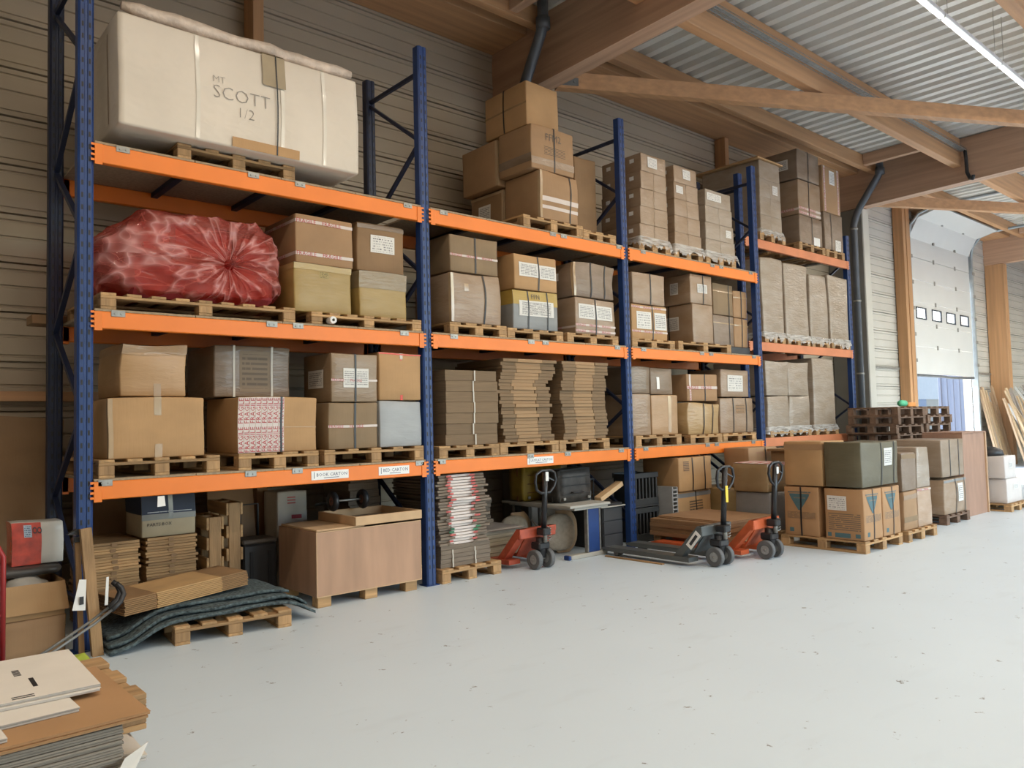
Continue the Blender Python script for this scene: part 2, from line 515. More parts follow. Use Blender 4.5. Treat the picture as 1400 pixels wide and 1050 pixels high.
def floor_material():
    m, nt, p, out = _base('grey painted concrete floor')
    tc = nt.nodes.new('ShaderNodeTexCoord')
    n1 = nt.nodes.new('ShaderNodeTexNoise'); n1.inputs['Scale'].default_value = 0.6; n1.inputs['Detail'].default_value = 6
    n2 = nt.nodes.new('ShaderNodeTexNoise'); n2.inputs['Scale'].default_value = 7.0; n2.inputs['Detail'].default_value = 6
    n2.inputs['Roughness'].default_value = 0.7
    mp = nt.nodes.new('ShaderNodeMapping'); mp.inputs['Scale'].default_value = (0.35, 1.2, 1)
    mp.inputs['Rotation'].default_value = (0, 0, 0.5)
    n3 = nt.nodes.new('ShaderNodeTexNoise'); n3.inputs['Scale'].default_value = 5.0; n3.inputs['Detail'].default_value = 3
    for n in (n1, n2):
        nt.links.new(tc.outputs['Object'], n.inputs['Vector'])
    nt.links.new(tc.outputs['Object'], mp.inputs['Vector'])
    nt.links.new(mp.outputs['Vector'], n3.inputs['Vector'])
    r1 = nt.nodes.new('ShaderNodeValToRGB')
    r1.color_ramp.elements[0].position = 0.3; r1.color_ramp.elements[0].color = (0.60, 0.68, 0.735, 1)
    r1.color_ramp.elements[1].position = 0.7; r1.color_ramp.elements[1].color = (0.64, 0.725, 0.78, 1)
    nt.links.new(n1.outputs['Fac'], r1.inputs['Fac'])
    r2 = nt.nodes.new('ShaderNodeValToRGB')          # small dark scuffs
    r2.color_ramp.elements[0].position = 0.643; r2.color_ramp.elements[0].color = (0, 0, 0, 1)
    r2.color_ramp.elements[1].position = 0.68; r2.color_ramp.elements[1].color = (1, 1, 1, 1)
    nt.links.new(n2.outputs['Fac'], r2.inputs['Fac'])
    r3 = nt.nodes.new('ShaderNodeValToRGB')          # faint wheel and drag marks
    r3.color_ramp.elements[0].position = 0.60; r3.color_ramp.elements[0].color = (0, 0, 0, 1)
    r3.color_ramp.elements[1].position = 0.80; r3.color_ramp.elements[1].color = (0.12, 0.12, 0.12, 1)
    nt.links.new(n3.outputs['Fac'], r3.inputs['Fac'])
    a = nt.nodes.new('ShaderNodeMix'); a.data_type = 'RGBA'
    a.inputs['B'].default_value = (0.30, 0.295, 0.28, 1)
    nt.links.new(r3.outputs['Color'], a.inputs['Factor']); nt.links.new(r1.outputs['Color'], a.inputs['A'])
    b = nt.nodes.new('ShaderNodeMix'); b.data_type = 'RGBA'
    b.inputs['B'].default_value = (0.17, 0.165, 0.15, 1)
    nt.links.new(r2.outputs['Color'], b.inputs['Factor']); nt.links.new(a.outputs['Result'], b.inputs['A'])
    nt.links.new(b.outputs['Result'], p.inputs['Base Color'])
    p.inputs['Roughness'].default_value = 0.42
    p.inputs['Specular IOR Level'].default_value = 0.4
    return m

FLOORM = floor_material()
struct(MB().box(XA, XB, YA, YW + 0.2, -0.2, 0.0).build('floor', FLOORM), 'grey painted concrete floor of the warehouse')

# long wall of horizontal sheet trays, each tray a piece
WALLM = M('beige coated steel sheet', (0.40, 0.325, 0.235), 0.5, 0.0, var=0.06, scale=1.5, stretch=(0.3, 1, 2))
WALLW = M('pale and daylit steel sheet', (0.52, 0.49, 0.44), 0.5, 0.0, var=0.06, scale=1.5)  # daylight painted into the long wall's sheets; front wall's tone too
TRAY = 0.405
def tray_profile():
    p = [(YW + 0.03, 0), (YW + 0.03, 0.012), (YW - 0.012, 0.016), (YW - 0.012, 0.045), (YW + 0.012, 0.052), (YW + 0.012, 0.064),
         (YW, 0.070), (YW, 0.205), (YW + 0.016, 0.212), (YW + 0.016, 0.226), (YW, 0.233), (YW, 0.345), (YW + 0.012, 0.352),
         (YW + 0.012, 0.362), (YW - 0.006, 0.368), (YW - 0.006, TRAY), (YW + 0.1, TRAY), (YW + 0.1, 0)]
    return p
def tray_row(parent, x0, x1, z0, z1, mat):
    me = None
    z = z0
    while z < z1 - 0.05:
        if me is None:
            me = MB().prism(tray_profile(), 'x', x0, x1).mesh('wall_panel', mat)
        o = place('wall_panel', me, parent, (0, 0, z))
        z += TRAY
wall_back = struct(MB().box(XA, 17.35, YW + 0.1, YW + 0.2, 0, 6.5).box(21.2, XB, YW + 0.1, YW + 0.2, 0, 6.5)
                   .box(17.35, 21.2, YW + 0.1, YW + 0.2, 4.9, 6.5).build('wall_back', WALLM), 'ribbed beige metal wall behind the racks')
tray_row(wall_back, XA, 5.1, 0.0, 6.4, WALLM)
tray_row(wall_back, 5.1, 13.85, 0.0, 6.4, WALLM)
tray_row(wall_back, 13.85, 17.35, 0.0, 6.4, WALLW)  # same sheet from here on, painted paler for the daylight on it
tray_row(wall_back, 21.2, XB, 0.0, 6.4, WALLW)
# other walls, with daylight entering through the open dock doors behind the camera
wl_ = MB().box(XA - 0.2, XA, YA, YW + 0.2, 0, 6.5)
struct(wl_.build('wall_left', WALLM), 'beige end wall left of the racks')
struct(MB().box(XB, XB + 0.2, YA, YW + 0.2, 0, 6.5).build('wall_right', WALLM), 'beige end wall at the far end')
wf = MB()
openings = DOCKS
xs = XA
for a, b in openings:
    wf.box(xs, a, YA - 0.2, YA, 0, 6.5)
    wf.box(a, b, YA - 0.2, YA, 5.5, 6.5)
    xs = b
wf.box(xs, XB, YA - 0.2, YA, 0, 6.5)
struct(wf.build('wall_front', WALLW), 'pale wall with open dock doors behind the viewer')

# roof deck: trapezoidal sheet with flutes across the hall
DECKM = M('galvanised roof deck', (0.66, 0.645, 0.60), 0.4, 0.15, var=0.05, scale=1.2)
db = MB()
prof = []
x = XA
while x < XB:
    prof += [(x, ZD), (x + 0.11, ZD), (x + 0.15, ZD + 0.085), (x + 0.22, ZD + 0.085)]
    x += 0.26
prof.append((XB, ZD))
vs = [(a, YA - 0.2, b) for a, b in prof] + [(a, YW + 0.25, b) for a, b in prof]
n = len(prof)
db.add(vs, [(i, i + 1, n + i + 1, n + i) for i in range(n - 1)])
db.box(XA - 0.2, XB + 0.2, YA - 0.3, YW + 0.4, ZD + 0.12, ZD + 0.2)
struct(db.build('ceiling', DECKM), 'fluted metal roof deck')

# girders, columns, purlins
STEEL = M('grey steel bracket', (0.20, 0.20, 0.19), 0.5, 0.5)
for i, gx in enumerate(G_X):
    g = MB().add([(gx, YW, 5.44), (gx + 0.24, YW, 5.44), (gx + 0.24, YW, ZD - 0.002), (gx, YW, ZD - 0.002),
                  (gx, YA, 5.75), (gx + 0.24, YA, 5.75), (gx + 0.24, YA, ZD - 0.002), (gx, YA, ZD - 0.002)],
                 [(0, 1, 2, 3), (7, 6, 5, 4), (0, 4, 5, 1), (1, 5, 6, 2), (2, 6, 7, 3), (3, 7, 4, 0)])
    struct(g.build('roof_girder', GLULAM_Y), 'deep brown laminated timber girder across the hall')
COLM = M('shaded column side', (0.21, 0.195, 0.17), 0.6, var=0.1, scale=2)  # shade painted into the left side of the column
COLB = M('door lit column front', (0.55, 0.52, 0.46), 0.5, var=0.06, scale=2)  # light from the door painted into the rest of the same column
for gx in G_X:
    yc = 1.12 if gx < 10 else 0.9
    if gx > 20:
        struct(MB().cbox(gx, gx + 0.26, 1.12, YW - 0.015, 0, 5.44, 0.01).build('wall_column', GLULAM_Z), 'orange brown timber column beyond the roller door')
    else:
        c = MB()
        c.cbox(gx, gx + 0.05, yc, YW - 0.015, 0, 5.44, 0.004)
        c.cur = 1
        c.cbox(gx + 0.052, gx + 0.3, yc, YW - 0.015, 0, 5.44, 0.004)
        struct(c.build('wall_column', [COLM, COLB]), 'grey beige column under a girder')
PUR_Y = (-0.83, -3.27, -5.7, -8.1, -10.5)
for i in range(len(G_X) - 1):
    x0, x1 = G_X[i] + 0.245, G_X[i + 1] - 0.005
    for j, py in enumerate(PUR_Y):
        struct(MB().cbox(x0, x1, py - 0.07, py + 0.07, 5.77, ZD - 0.003, 0.006).build('roof_purlin', GLULAM_X), 'brown timber purlin between girders')
    struct(MB().cbox(x0, x1, 0.55, 0.67, 6.03, ZD - 0.003, 0.006).build('eaves_purlin', GLULAM_X), 'timber eaves beam along the wall')
    struct(MB().cbox(x0, x1, 0.93, YW - 0.015, 6.12, ZD - 0.01, 0.006).build('wall_plate', GLULAM_X), 'timber wall plate under the eaves')
    struct(MB().cbox(x1 - 0.62, x1 - 0.5, -0.755, 0.545, 6.06, ZD - 0.003, 0.006).build('roof_trimmer', GLULAM_Y), 'short timber trimmer beside the girder')
    # wind brace across the bay under the purlins
    b = MB()
    b.bar((x0 + 0.12, 0.82, 5.62), (x1 - 1.0, -3.05, 5.62), 0.12, 0.2)
    struct(b.build('wind_brace', GLULAM_X), 'diagonal timber wind brace under the roof')
    br = MB().bar((x0 + 0.02, 0.87, 5.60), (x0 + 0.36, 0.70, 5.60), 0.135, 0.1)
    for k in range(3):
        br.disc_y(x0 + 0.08 + k * 0.1, 0.757 - k * 0.045, 5.6, 0.014, 0.02, 8, 'y')
    struct(br.build('brace_bracket', STEEL), 'steel bracket with bolts at the foot of a wind brace')

# timber posts and rail on the long wall
for px, w, d in ((1.76, 0.11, 0.22), (9.85, 0.11, 0.2), (16.75, 0.14, 0.22), (16.98, 0.2, 0.2)):
    struct(MB().cbox(px, px + w, YW - 0.02 - d, YW - 0.02, 0, 6.1, 0.004).build('wall_post', GLULAM_Z), 'timber wall post')
struct(MB().cbox(XA, 1.74, YW - 0.1, YW - 0.02, 1.71, 1.79, 0.004).build('wall_rail', GLULAM_X), 'thin timber rail along the wall')
struct(MB().cbox(14.05, 16.7, YW - 0.06, YW - 0.02, 2.42, 2.47, 0.004).build('wall_rail', ZINC), 'thin metal joint rail on the wall')
struct(MB().cbox(21.3, 22.55, YW - 0.06, YW - 0.02, 2.42, 2.47, 0.004).build('wall_rail', ZINC), 'thin metal joint rail right of the door')

# rain pipes under the roof
PIPE = M('dark grey plastic pipe', (0.085, 0.09, 0.10), 0.35, var=0.1)
def rain_pipe(gx, name_label):
    yp = 1.2 if gx < 10 else 1.0
    t = thing('rain_pipe', name_label, 'pipe', (gx, 0, 0))
    MB().tube([(-0.22, 0.42, 6.26), (-0.22, 0.42, 5.98), (-0.21, 0.47, 5.90), (-0.14, 0.86, 5.42), (-0.13, 0.93, 5.30), (-0.13, yp, 5.1), (-0.13, yp, 0.02)], 0.065, 12).build('pipe_run', PIPE, t)
    MB().tube([(-0.22, 0.42, 6.05), (-0.22, 0.42, 5.93)], 0.085, 12).build('pipe_socket', PIPE, t)
    for z in (5.0, 3.6, 2.2):
        MB().tube([(-0.13, yp, z), (-0.13, yp, z + 0.035)], 0.075, 12).cbox(-0.13, -0.004, yp - 0.015, yp + 0.015, z, z + 0.035).build('pipe_clip', ZINC, t)
rain_pipe(5.0, 'dark grey bent rain pipe at the nearer girder above the stacked boxes')
rain_pipe(13.7, 'dark grey rain pipe running down the column past the racks')

# cable tray on the first purlin and the hose at its end
t = thing('cable_tray', 'galvanised wire cable tray with cables along the middle purlin', 'cable tray', (0, 0, 0))
tr = MB()
for yy, zz in ((-0.915, 6.10), (-0.915, 6.0), (-0.98, 6.0), (-1.03, 6.0), (-1.03, 6.04)):
    tr.tube([(5.3, yy, zz), (13.6, yy, zz)], 0.004, 5)
tr.build('rail_wires', ZINC, t)
tr = MB()
xx = 5.35
while xx < 13.6:
    tr.tube([(xx, -0.915, 6.10), (xx, -0.915, 6.0), (xx, -1.03, 6.0), (xx, -1.03, 6.04)], 0.0035, 4)
    xx += 0.14
o = tr.build('cross_wires', ZINC, t); o['kind'] = 'stuff'
cb = MB()
for k in range(4):
    cb.tube([(5.3 + s * 1.04, -0.94 - k * 0.025 + 0.008 * math.sin(s * 1.7 + k), 6.014) for s in range(9)], 0.009, 6)
cb.build('cables', M('grey cable', (0.3, 0.3, 0.29), 0.5), t)
MB().tube([(13.6, -1.0, 6.02), (13.63, -1.0, 5.9), (13.62, -1.01, 5.62), (13.6, -1.06, 5.5), (13.55, -1.12, 5.47), (13.52, -1.14, 5.52)], 0.03, 8).build('hose_drop', BLACKP, t)

# batten lights, hung on wires in rows along the hall
LEDM = emit('lit diffuser', (1.0, 0.97, 0.92), 2.0)
HOUSE = M('white lamp housing', (0.7, 0.7, 0.68), 0.4, var=0.03)
lamp_parts = None
def batten(x0, y, length, label, group):
    t = thing('batten_light', label, 'light', (x0, y, 5.6), 0, group)
    MB().cbox(0.01, length - 0.01, -0.03, 0.03, 0.02, 0.075, 0.008).build('lamp_housing', HOUSE, t)
    MB().cbox(0.03, length - 0.03, -0.025, 0.025, 0.0, 0.0195, 0.006).build('diffuser', LEDM, t)
    for wx in (0.15, length - 0.15):
        MB().tube([(wx, 0, 0.075), (wx, 0, ZD - 5.6)], 0.003, 5).build('hanging_wire', ZINC, t)
    ld = bpy.data.lights.new('batten_glow', 'AREA')
    ld.shape = 'RECTANGLE'; ld.size = length - 0.1; ld.size_y = 0.08
    ld.energy = LAMP_W * length / 1.87
    ld.color = (1.0, 0.88, 0.72)
    lo = bpy.data.objects.new('batten_glow', ld)
    COL.objects.link(lo)
    lo.parent = t
    lo.location = (length / 2, 0, -0.012)
    # added upward light, to brighten the roof deck and girders
    lu = ld.copy(); lu.energy = ld.energy * 0.03
    uo = bpy.data.objects.new('roof_fill_light', lu)
    COL.objects.link(uo)
    uo.parent = t
    uo.location = (length / 2, 0, 0.09)
    uo.rotation_euler = (math.pi, 0, 0)
LROWS = (-2.82, -6.6, -10.6)
for r_i, ry in enumerate(LROWS):
    L = 1.78 if r_i == 0 else 3.56
    x = 7.53 - 1.78 * 6
    while x < 30:
        if r_i == 0 and 10.9 < x < 13.0:      # no batten where the wind brace crosses the row
            x += L
            continue
        batten(x, ry, L, ('slim white batten light in the row under the fluted roof', 'white batten light in the row above the viewer', 'white batten light in the row behind the viewer')[r_i],
               ('batten lights of the row near the racks', 'batten lights above the viewer', 'batten lights behind the viewer')[r_i])
        x += L

# ------------------------------------------------------------------ sectional door, raised, in the long wall
DOORM = M('white sectional door skin', (0.60, 0.59, 0.565), 0.4, var=0.02, scale=2)
GUIDE = M('galvanised door guide', (0.33, 0.36, 0.37), 0.45, 0.4)
door = struct(place('door_1', None, None, (0, 0, 0)), 'white sectional door raised half open')
X0, X1, YD = 17.36, 21.08, 1.5
pz = [2.34, 2.98, 3.5, 4.02, 4.54, 5.06, 5.5]
for i in range(len(pz) - 1):
    d = MB()
    z0, z1 = pz[i], pz[i + 1] - 0.008
    if i == 2 - 0:
        # panel with four windows: built round the openings
        wx = [(17.56, 18.14), (18.48, 19.06), (19.38, 19.96), (20.28, 20.86)]
        za, zb = 3.62, 3.90
        d.box(X0, X1, YD - 0.02, YD + 0.02, z0, za); d.box(X0, X1, YD - 0.02, YD + 0.02, zb, z1)
        xs = X0
        for a, b in wx:
            d.box(xs, a, YD - 0.02, YD + 0.02, za, zb); xs = b
        d.box(xs, X1, YD - 0.02, YD + 0.02, za, zb)
        pn = d.build('door_panel', DOORM, door)
        GLASS = M('window pane', (0.75, 0.8, 0.85), 0.05, alpha=0.35, var=0.02)
        for a, b in wx:
            f = MB()
            f.box(a, b, YD - 0.035, YD - 0.02, za, za + 0.03).box(a, b, YD - 0.035, YD - 0.02, zb - 0.03, zb)
            f.box(a, a + 0.04, YD - 0.035, YD - 0.02, za, zb).box(b - 0.04, b, YD - 0.035, YD - 0.02, za, zb)
            f.build('window_frame', M('black window frame', (0.03, 0.04, 0.06), 0.4), pn)
            MB().box(a, b, YD - 0.004, YD + 0.004, za, zb).build('pane', GLASS, pn)
    else:
        d.cbox(X0, X1, YD - 0.02, YD + 0.02, z0, z1, 0.004)
        for k in range(1, 5):
            zz = z0 + (z1 - z0) * k / 5
            d.box(X0 + 0.02, X1 - 0.02, YD - 0.0215, YD - 0.02, zz - 0.004, zz + 0.004)
        pn = d.build('door_panel', DOORM, door)
    if i:
        for hx in (X0 + 1.36, X0 + 2.72):
            MB().cbox(hx - 0.03, hx + 0.03, YD - 0.04, YD - 0.021, z0 - 0.05, z0 + 0.05, 0.004).build('hinge', ZINC, pn)
# the leaning panels in the bend of the guide
bend = [(YD, 5.5), (YD - 0.22, 5.92), (YD - 0.72, 6.06)]
for i in range(2):
    (ya, za), (yb, zb) = bend[i], bend[i + 1]
    p = MB().bar(((X0 + X1) / 2, ya, za), ((X0 + X1) / 2, yb, zb - 0.004), X1 - X0, 0.04, (0, -1, 1)).build('door_panel', DOORM, door)
    for hx in (X0 + 1.36, X0 + 2.72):
        MB().cbox(hx - 0.04, hx + 0.04, ya - 0.06, ya - 0.03, za - 0.03, za + 0.03, 0.004).build('hinge', ZINC, p)
seal = MB().tube([(X0, YD, 2.31), (X0 + 1.6, YD - 0.01, 2.30), (X0 + 2.2, YD, 2.285), (X1, YD, 2.31)], 0.03, 8).build('bottom_seal', RUBBER, door)
for gx, s in ((X0 - 0.1, -1), (X1 + 0.1, 1)):
    g = MB().cbox(gx - 0.045, gx + 0.045, YD - 0.08, YD + 0.06, 0, 5.5, 0.006)
    g.tube([(gx, YD - 0.05, 5.45), (gx, YD - 0.1, 5.75), (gx, YD - 0.3, 5.97), (gx, YD - 0.6, 6.06), (gx, -3.0, 6.1)], 0.035, 8)
    g.build('door_guide', GUIDE, door)
    for k in range(5):
        MB().cbox(gx - 0.07, gx + 0.07, YD - 0.1, YD - 0.081, 2.6 + k * 0.6, 2.68 + k * 0.6, 0.004).build('guide_bracket', ZINC, door)
g = MB().tube([(X0, YD + 0.03, 6.02), (X1, YD + 0.03, 6.02)], 0.05, 10)
g.disc_y(X0 - 0.02, YD + 0.03, 6.02, 0.13, 0.12, 16, 'x').disc_y(X1 + 0.02, YD + 0.03, 6.02, 0.13, 0.12, 16, 'x')
g.build('spring_shaft', STEEL, door)

# ------------------------------------------------------------------ outside, seen through the door
GROUND = M('pale yard concrete', (0.30, 0.29, 0.28), 0.8, var=0.1, scale=0.8)
struct(MB().box(-60, 90, YW + 0.2, 80, -0.3, -0.02).box(-60, 90, -80, YA - 0.2, -0.3, -0.02).build('yard_ground', GROUND), 'pale concrete yard outside the doors')
b = thing('yard_building', 'white and beige building across the yard seen under the raised door', 'building', (36, 12, 0))
MB().box(0, 16, 0, 8, 2.2, 6).build('upper_wall', M('white render', (0.22, 0.215, 0.205), 0.8, var=0.03), b)
MB().box(0, 9.6, 0.02, 8, -0.02, 2.198).build('lower_wall', M('blue grey render', (0.085, 0.10, 0.13), 0.8, var=0.03), b)
MB().box(9.602, 16, 0.02, 8, -0.02, 2.198).build('door_leaf', M('beige render', (0.15, 0.13, 0.10), 0.8, var=0.03), b)
MB().box(-0.3, 16.3, -0.3, 8.3, 6.002, 6.2).build('roof_slab', M('grey roof slab', (0.3, 0.3, 0.3), 0.8), b)
v = thing('storage_container', 'pale blue storage container standing outside the raised door', 'container', (30.0, 3.5, 0))
CBL = M('pale blue panel', (0.105, 0.125, 0.17), 0.6, var=0.03)
MB().cbox(0.05, 2.35, 0.05, 2.1, 0.1, 2.85, 0.01).build('container_body', CBL, v)
for cx in (0.0, 2.3):
    for cy in (0.0, 2.05):
        MB().cbox(cx, cx + 0.1, cy, cy + 0.1, -0.02, 2.9, 0.01).build('corner_post', CBL, v)
for k in range(9):
    MB().cbox(0.03, 0.049, 0.16 + k * 0.21, 0.26 + k * 0.21, 0.15, 2.8, 0.004).build('wall_rib', CBL, v)

# ================================================================== pallets
_PAL = {}
def pallet_parts(w, d, h, old, nb):
    """local space: x across the front (w), y depth from 0 to d, z up"""
    k = (w, d, h, old, nb)
    if k in _PAL:
        return _PAL[k]
    wx, wy, wz = (WOOD_OLD,) * 3 if old else (WOOD_X, WOOD_Y, WOOD_Z)
    t = 0.02
    bh = h - 3 * t
    P = []
    bw = 0.1 if nb > 4 else 0.13
    me = MB().cbox(-bw / 2, bw / 2, 0, d, 0, t, 0.003).mesh('top_board', wy)
    for i in range(nb):
        P.append(('top_board', me, (-w / 2 + bw / 2 + (w - bw) * i / (nb - 1), 0, h - t)))
    me = MB().cbox(-w / 2, w / 2, 0, 0.1, 0, t, 0.003).mesh('stringer_board', wx)
    for y in (0.0, d / 2 - 0.05, d - 0.1):
        P.append(('stringer_board', me, (0, y, h - 2 * t)))
    me = MB().cbox(-0.05, 0.05, 0, 0.1, 0, bh, 0.004).mesh('pallet_block', wz)
    for x in (-w / 2 + 0.05, 0, w / 2 - 0.05):
        for y in (0.0, d / 2 - 0.05, d - 0.1):
            P.append(('pallet_block', me, (x, y, t)))
    me = MB().cbox(-0.05, 0.05, 0, d, 0, t, 0.003).mesh('bottom_board', wy)
    for x in (-w / 2 + 0.05, 0, w / 2 - 0.05):
        P.append(('bottom_board', me, (x, 0, 0)))
    _PAL[k] = P
    return P

def pallet(cx, y0, z0, label, w=0.8, d=1.2, h=0.125, rot=0.0, old=False, nb=5, group='wooden pallets', name='wooden_pallet'):
    t = thing(name, label, 'pallet', (cx, y0, z0), rot, group)
    for nme, me, loc in pallet_parts(w, d, h, old, nb):
        place(nme, me, t, loc)
    return t

# ================================================================== cartons
def card(name, c, film_=0.0, var=0.10, bump=0.06, rough=0.72):
    if name in MATS:
        return MATS[name]
    if film_:
        # carton under stretch film: clear coat with horizontal creases and pale streaks painted for its whitish reflections
        c2 = [x * (1 - 0.16 * film_) + 0.16 * film_ * 0.55 for x in c]
        return M(name, c2, 0.5, var=0.07, scale=3.0, stretch=(1, 1, 2.5), second=c, bump=0.16 * film_ + 0.02,
                 bscale=7, bstretch=(0.7, 0.7, 3.0), coat=0.5 * film_, coat_rough=0.12, ridged=True)
    return M(name, c, rough, var=var, scale=3.0, stretch=(1, 1, 1.5), bump=bump, bscale=60, bstretch=(1, 1, 0.1))

KRAFT = card('kraft carton', (0.34, 0.20, 0.10))
KRAFT_L = card('light kraft carton', (0.430, 0.251, 0.112))
KRAFT_D = card('dark kraft carton', (0.250, 0.145, 0.068))
GREYB = card('grey brown carton', (0.235, 0.158, 0.086))
OLIVE = card('olive film carton', (0.340, 0.220, 0.061), 0.25)
FILMK = card('carton under film', (0.285, 0.18, 0.098), 0.7)
FILMD = card('dark carton under film', (0.19, 0.122, 0.07), 0.6)
FILMW = card('milky wrapped load', (0.29, 0.215, 0.145), 1.0)
GREYF = card('grey plastic wrap', (0.22, 0.22, 0.215), 0.2)
GREENF = card('green grey wrap', (0.105, 0.088, 0.047), 0.15)
TAPE = M('brown parcel tape', (0.30, 0.19, 0.10), 0.25, var=0.08, coat=0.4)
CTAPE = M('clear tape sheen', (0.43, 0.30, 0.175), 0.18, var=0.1, coat=0.5)
WTAPE = M('white tape', (0.60, 0.51, 0.46), 0.35, var=0.05)
RTAPE = M('red tape', (0.62, 0.06, 0.03), 0.35, var=0.08)
REDINK = M('red ink', (0.42, 0.025, 0.03), 0.5, var=0.05)
BLACKINK = M('black ink', (0.03, 0.028, 0.03), 0.5, var=0.05)
GREYINK = M('faint grey ink', (0.13, 0.10, 0.075), 0.6, var=0.1)
STRAP = M('black strap', (0.015, 0.015, 0.017), 0.4, var=0.1)
WSTRAP = M('white strap', (0.55, 0.50, 0.42), 0.4, var=0.1)
LABEL = printed('printed label', (0.66, 0.635, 0.59), (0.16, 0.15, 0.15), 9)
LABEL2 = printed('dense printed label', (0.64, 0.615, 0.57), (0.13, 0.12, 0.12), 12, fill=0.56)
LABEL3 = printed('handwritten label', (0.67, 0.64, 0.59), (0.15, 0.14, 0.15), 7, fill=0.48, words=34)
CARDPRINT = printed('lines printed on kraft', (0.37, 0.207, 0.09), (0.10, 0.065, 0.04), 6, fill=0.66, words=9, margin=0.02)
TEAL = M('teal print', (0.065, 0.13, 0.145), 0.6, var=0.15)
TEALCARD = printed('teal lines on kraft', (0.37, 0.207, 0.09), (0.15, 0.10, 0.07), 9, fill=0.6, words=7, margin=0.02)

class Carton:
    """a carton whose faces can be addressed by (face, u, v) in -1..1, so tape, straps and labels follow its bulges"""
    GR = (-1.0, -0.955, -0.55, 0.0, 0.55, 0.955, 1.0)
    def __init__(self, w, d, h, bulge=0.006, wob=0.004, taper=0.0, lean=0.0, round_=0.008):
        self.w, self.d, self.h, self.bulge, self.wob, self.taper, self.lean, self.rnd = w, d, h, bulge, wob, taper, lean, round_
        self.ph = [random.uniform(0, 6.28) for _ in range(6)]
    def cube(self, a, b, c):
        ph, wb = self.ph, self.wob
        up = (c + 1) / 2
        x = a * self.w / 2 * (1 - self.taper * up) + self.lean * up + wb * math.sin(2.3 * c + ph[0]) * up
        y = b * self.d / 2 + wb * math.sin(2.1 * c + ph[1] + 1.1 * a) * up
        z = up * self.h + wb * up * math.sin(2.0 * a + ph[2]) * 0.8 + wb * up * math.sin(1.7 * b + ph[3]) * 0.5
        return Vector((x, y, z))
    AX = {'F': (Vector((0, -1, 0)), lambda u, v: (u, -1, v)), 'B': (Vector((0, 1, 0)), lambda u, v: (-u, 1, v)),
          'L': (Vector((-1, 0, 0)), lambda u, v: (-1, -u, v)), 'R': (Vector((1, 0, 0)), lambda u, v: (1, u, v)),
          'T': (Vector((0, 0, 1)), lambda u, v: (u, v, 1)), 'D': (Vector((0, 0, -1)), lambda u, v: (u, -v, -1))}
    def p(self, face, u, v, off=0.0):
        n, fn = self.AX[face]
        a = fn(u, v)
        b = self.bulge * (1 - u * u) * (1 - v * v)
        if face == 'D':
            b = 0
        if face == 'T':
            b *= 0.5
        return self.cube(*a) + n * (b + off)
    def body(self, mb):
        idx, vs, fs = {}, [], []
        G = self.GR
        for face, (n, fn) in self.AX.items():
            for i in range(len(G) - 1):
                for j in range(len(G) - 1):
                    q = []
                    for (ii, jj) in ((i, j), (i + 1, j), (i + 1, j + 1), (i, j + 1)):
                        u, v = G[ii], G[jj]
                        a = fn(u, v)
                        k = tuple(round(t, 4) for t in a)
                        if k not in idx:
                            idx[k] = len(vs)
                            p = self.p(face, u, v)
                            ext = [abs(abs(t) - 1) < 1e-6 for t in a]
                            if sum(ext) >= 2:
                                r = self.rnd * (0.35 if sum(ext) == 2 else 0.6)
                                for ax in range(3):
                                    if ext[ax]:
                                        p[ax] -= math.copysign(r, a[ax])
                            vs.append(p)
                        q.append(idx[k])
                    fs.append(tuple(q))
        sm = mb.smooth; mb.smooth = True
        mb.add(vs, fs)
        mb.smooth = sm
    def patch(self, mb, face, u0, u1, v0, v1, off=0.003, n=5):
        vs, fs, uvs = [], [], []
        for j in range(n + 1):
            for i in range(n + 1):
                s, t = i / n, j / n
                vs.append(self.p(face, u0 + (u1 - u0) * s, v0 + (v1 - v0) * t, off))
        for j in range(n):
            for i in range(n):
                fs.append((j * (n + 1) + i, j * (n + 1) + i + 1, (j + 1) * (n + 1) + i + 1, (j + 1) * (n + 1) + i))
                uvs.append(((i / n, j / n), ((i + 1) / n, j / n), ((i + 1) / n, (j + 1) / n), (i / n, (j + 1) / n)))
        sm = mb.smooth; mb.smooth = True
        mb.add(vs, fs, uvs)
        mb.smooth = sm
    def dims(self, face):
        return {'F': (self.w, self.h), 'B': (self.w, self.h), 'L': (self.d, self.h), 'R': (self.d, self.h), 'T': (self.w, self.d)}[face]
    def text(self, mb, face, s, u0, v0, height, off=0.005, vertical=False, thin=0.0):
        """letters on a face: u0,v0 lower-left, height in metres"""
        vs, fs, wid = text_geo(s, thin)
        fw, fh = self.dims(face)
        out = []
        for x, y in vs:
            if vertical:
                uu = u0 - y * height * 2 / fw; vv = v0 + x * height * 2 / fh
            else:
                uu = u0 + x * height * 2 / fw; vv = v0 + y * height * 2 / fh
            out.append(self.p(face, uu, vv, off))
        mb.add(out, fs)
        return wid * height

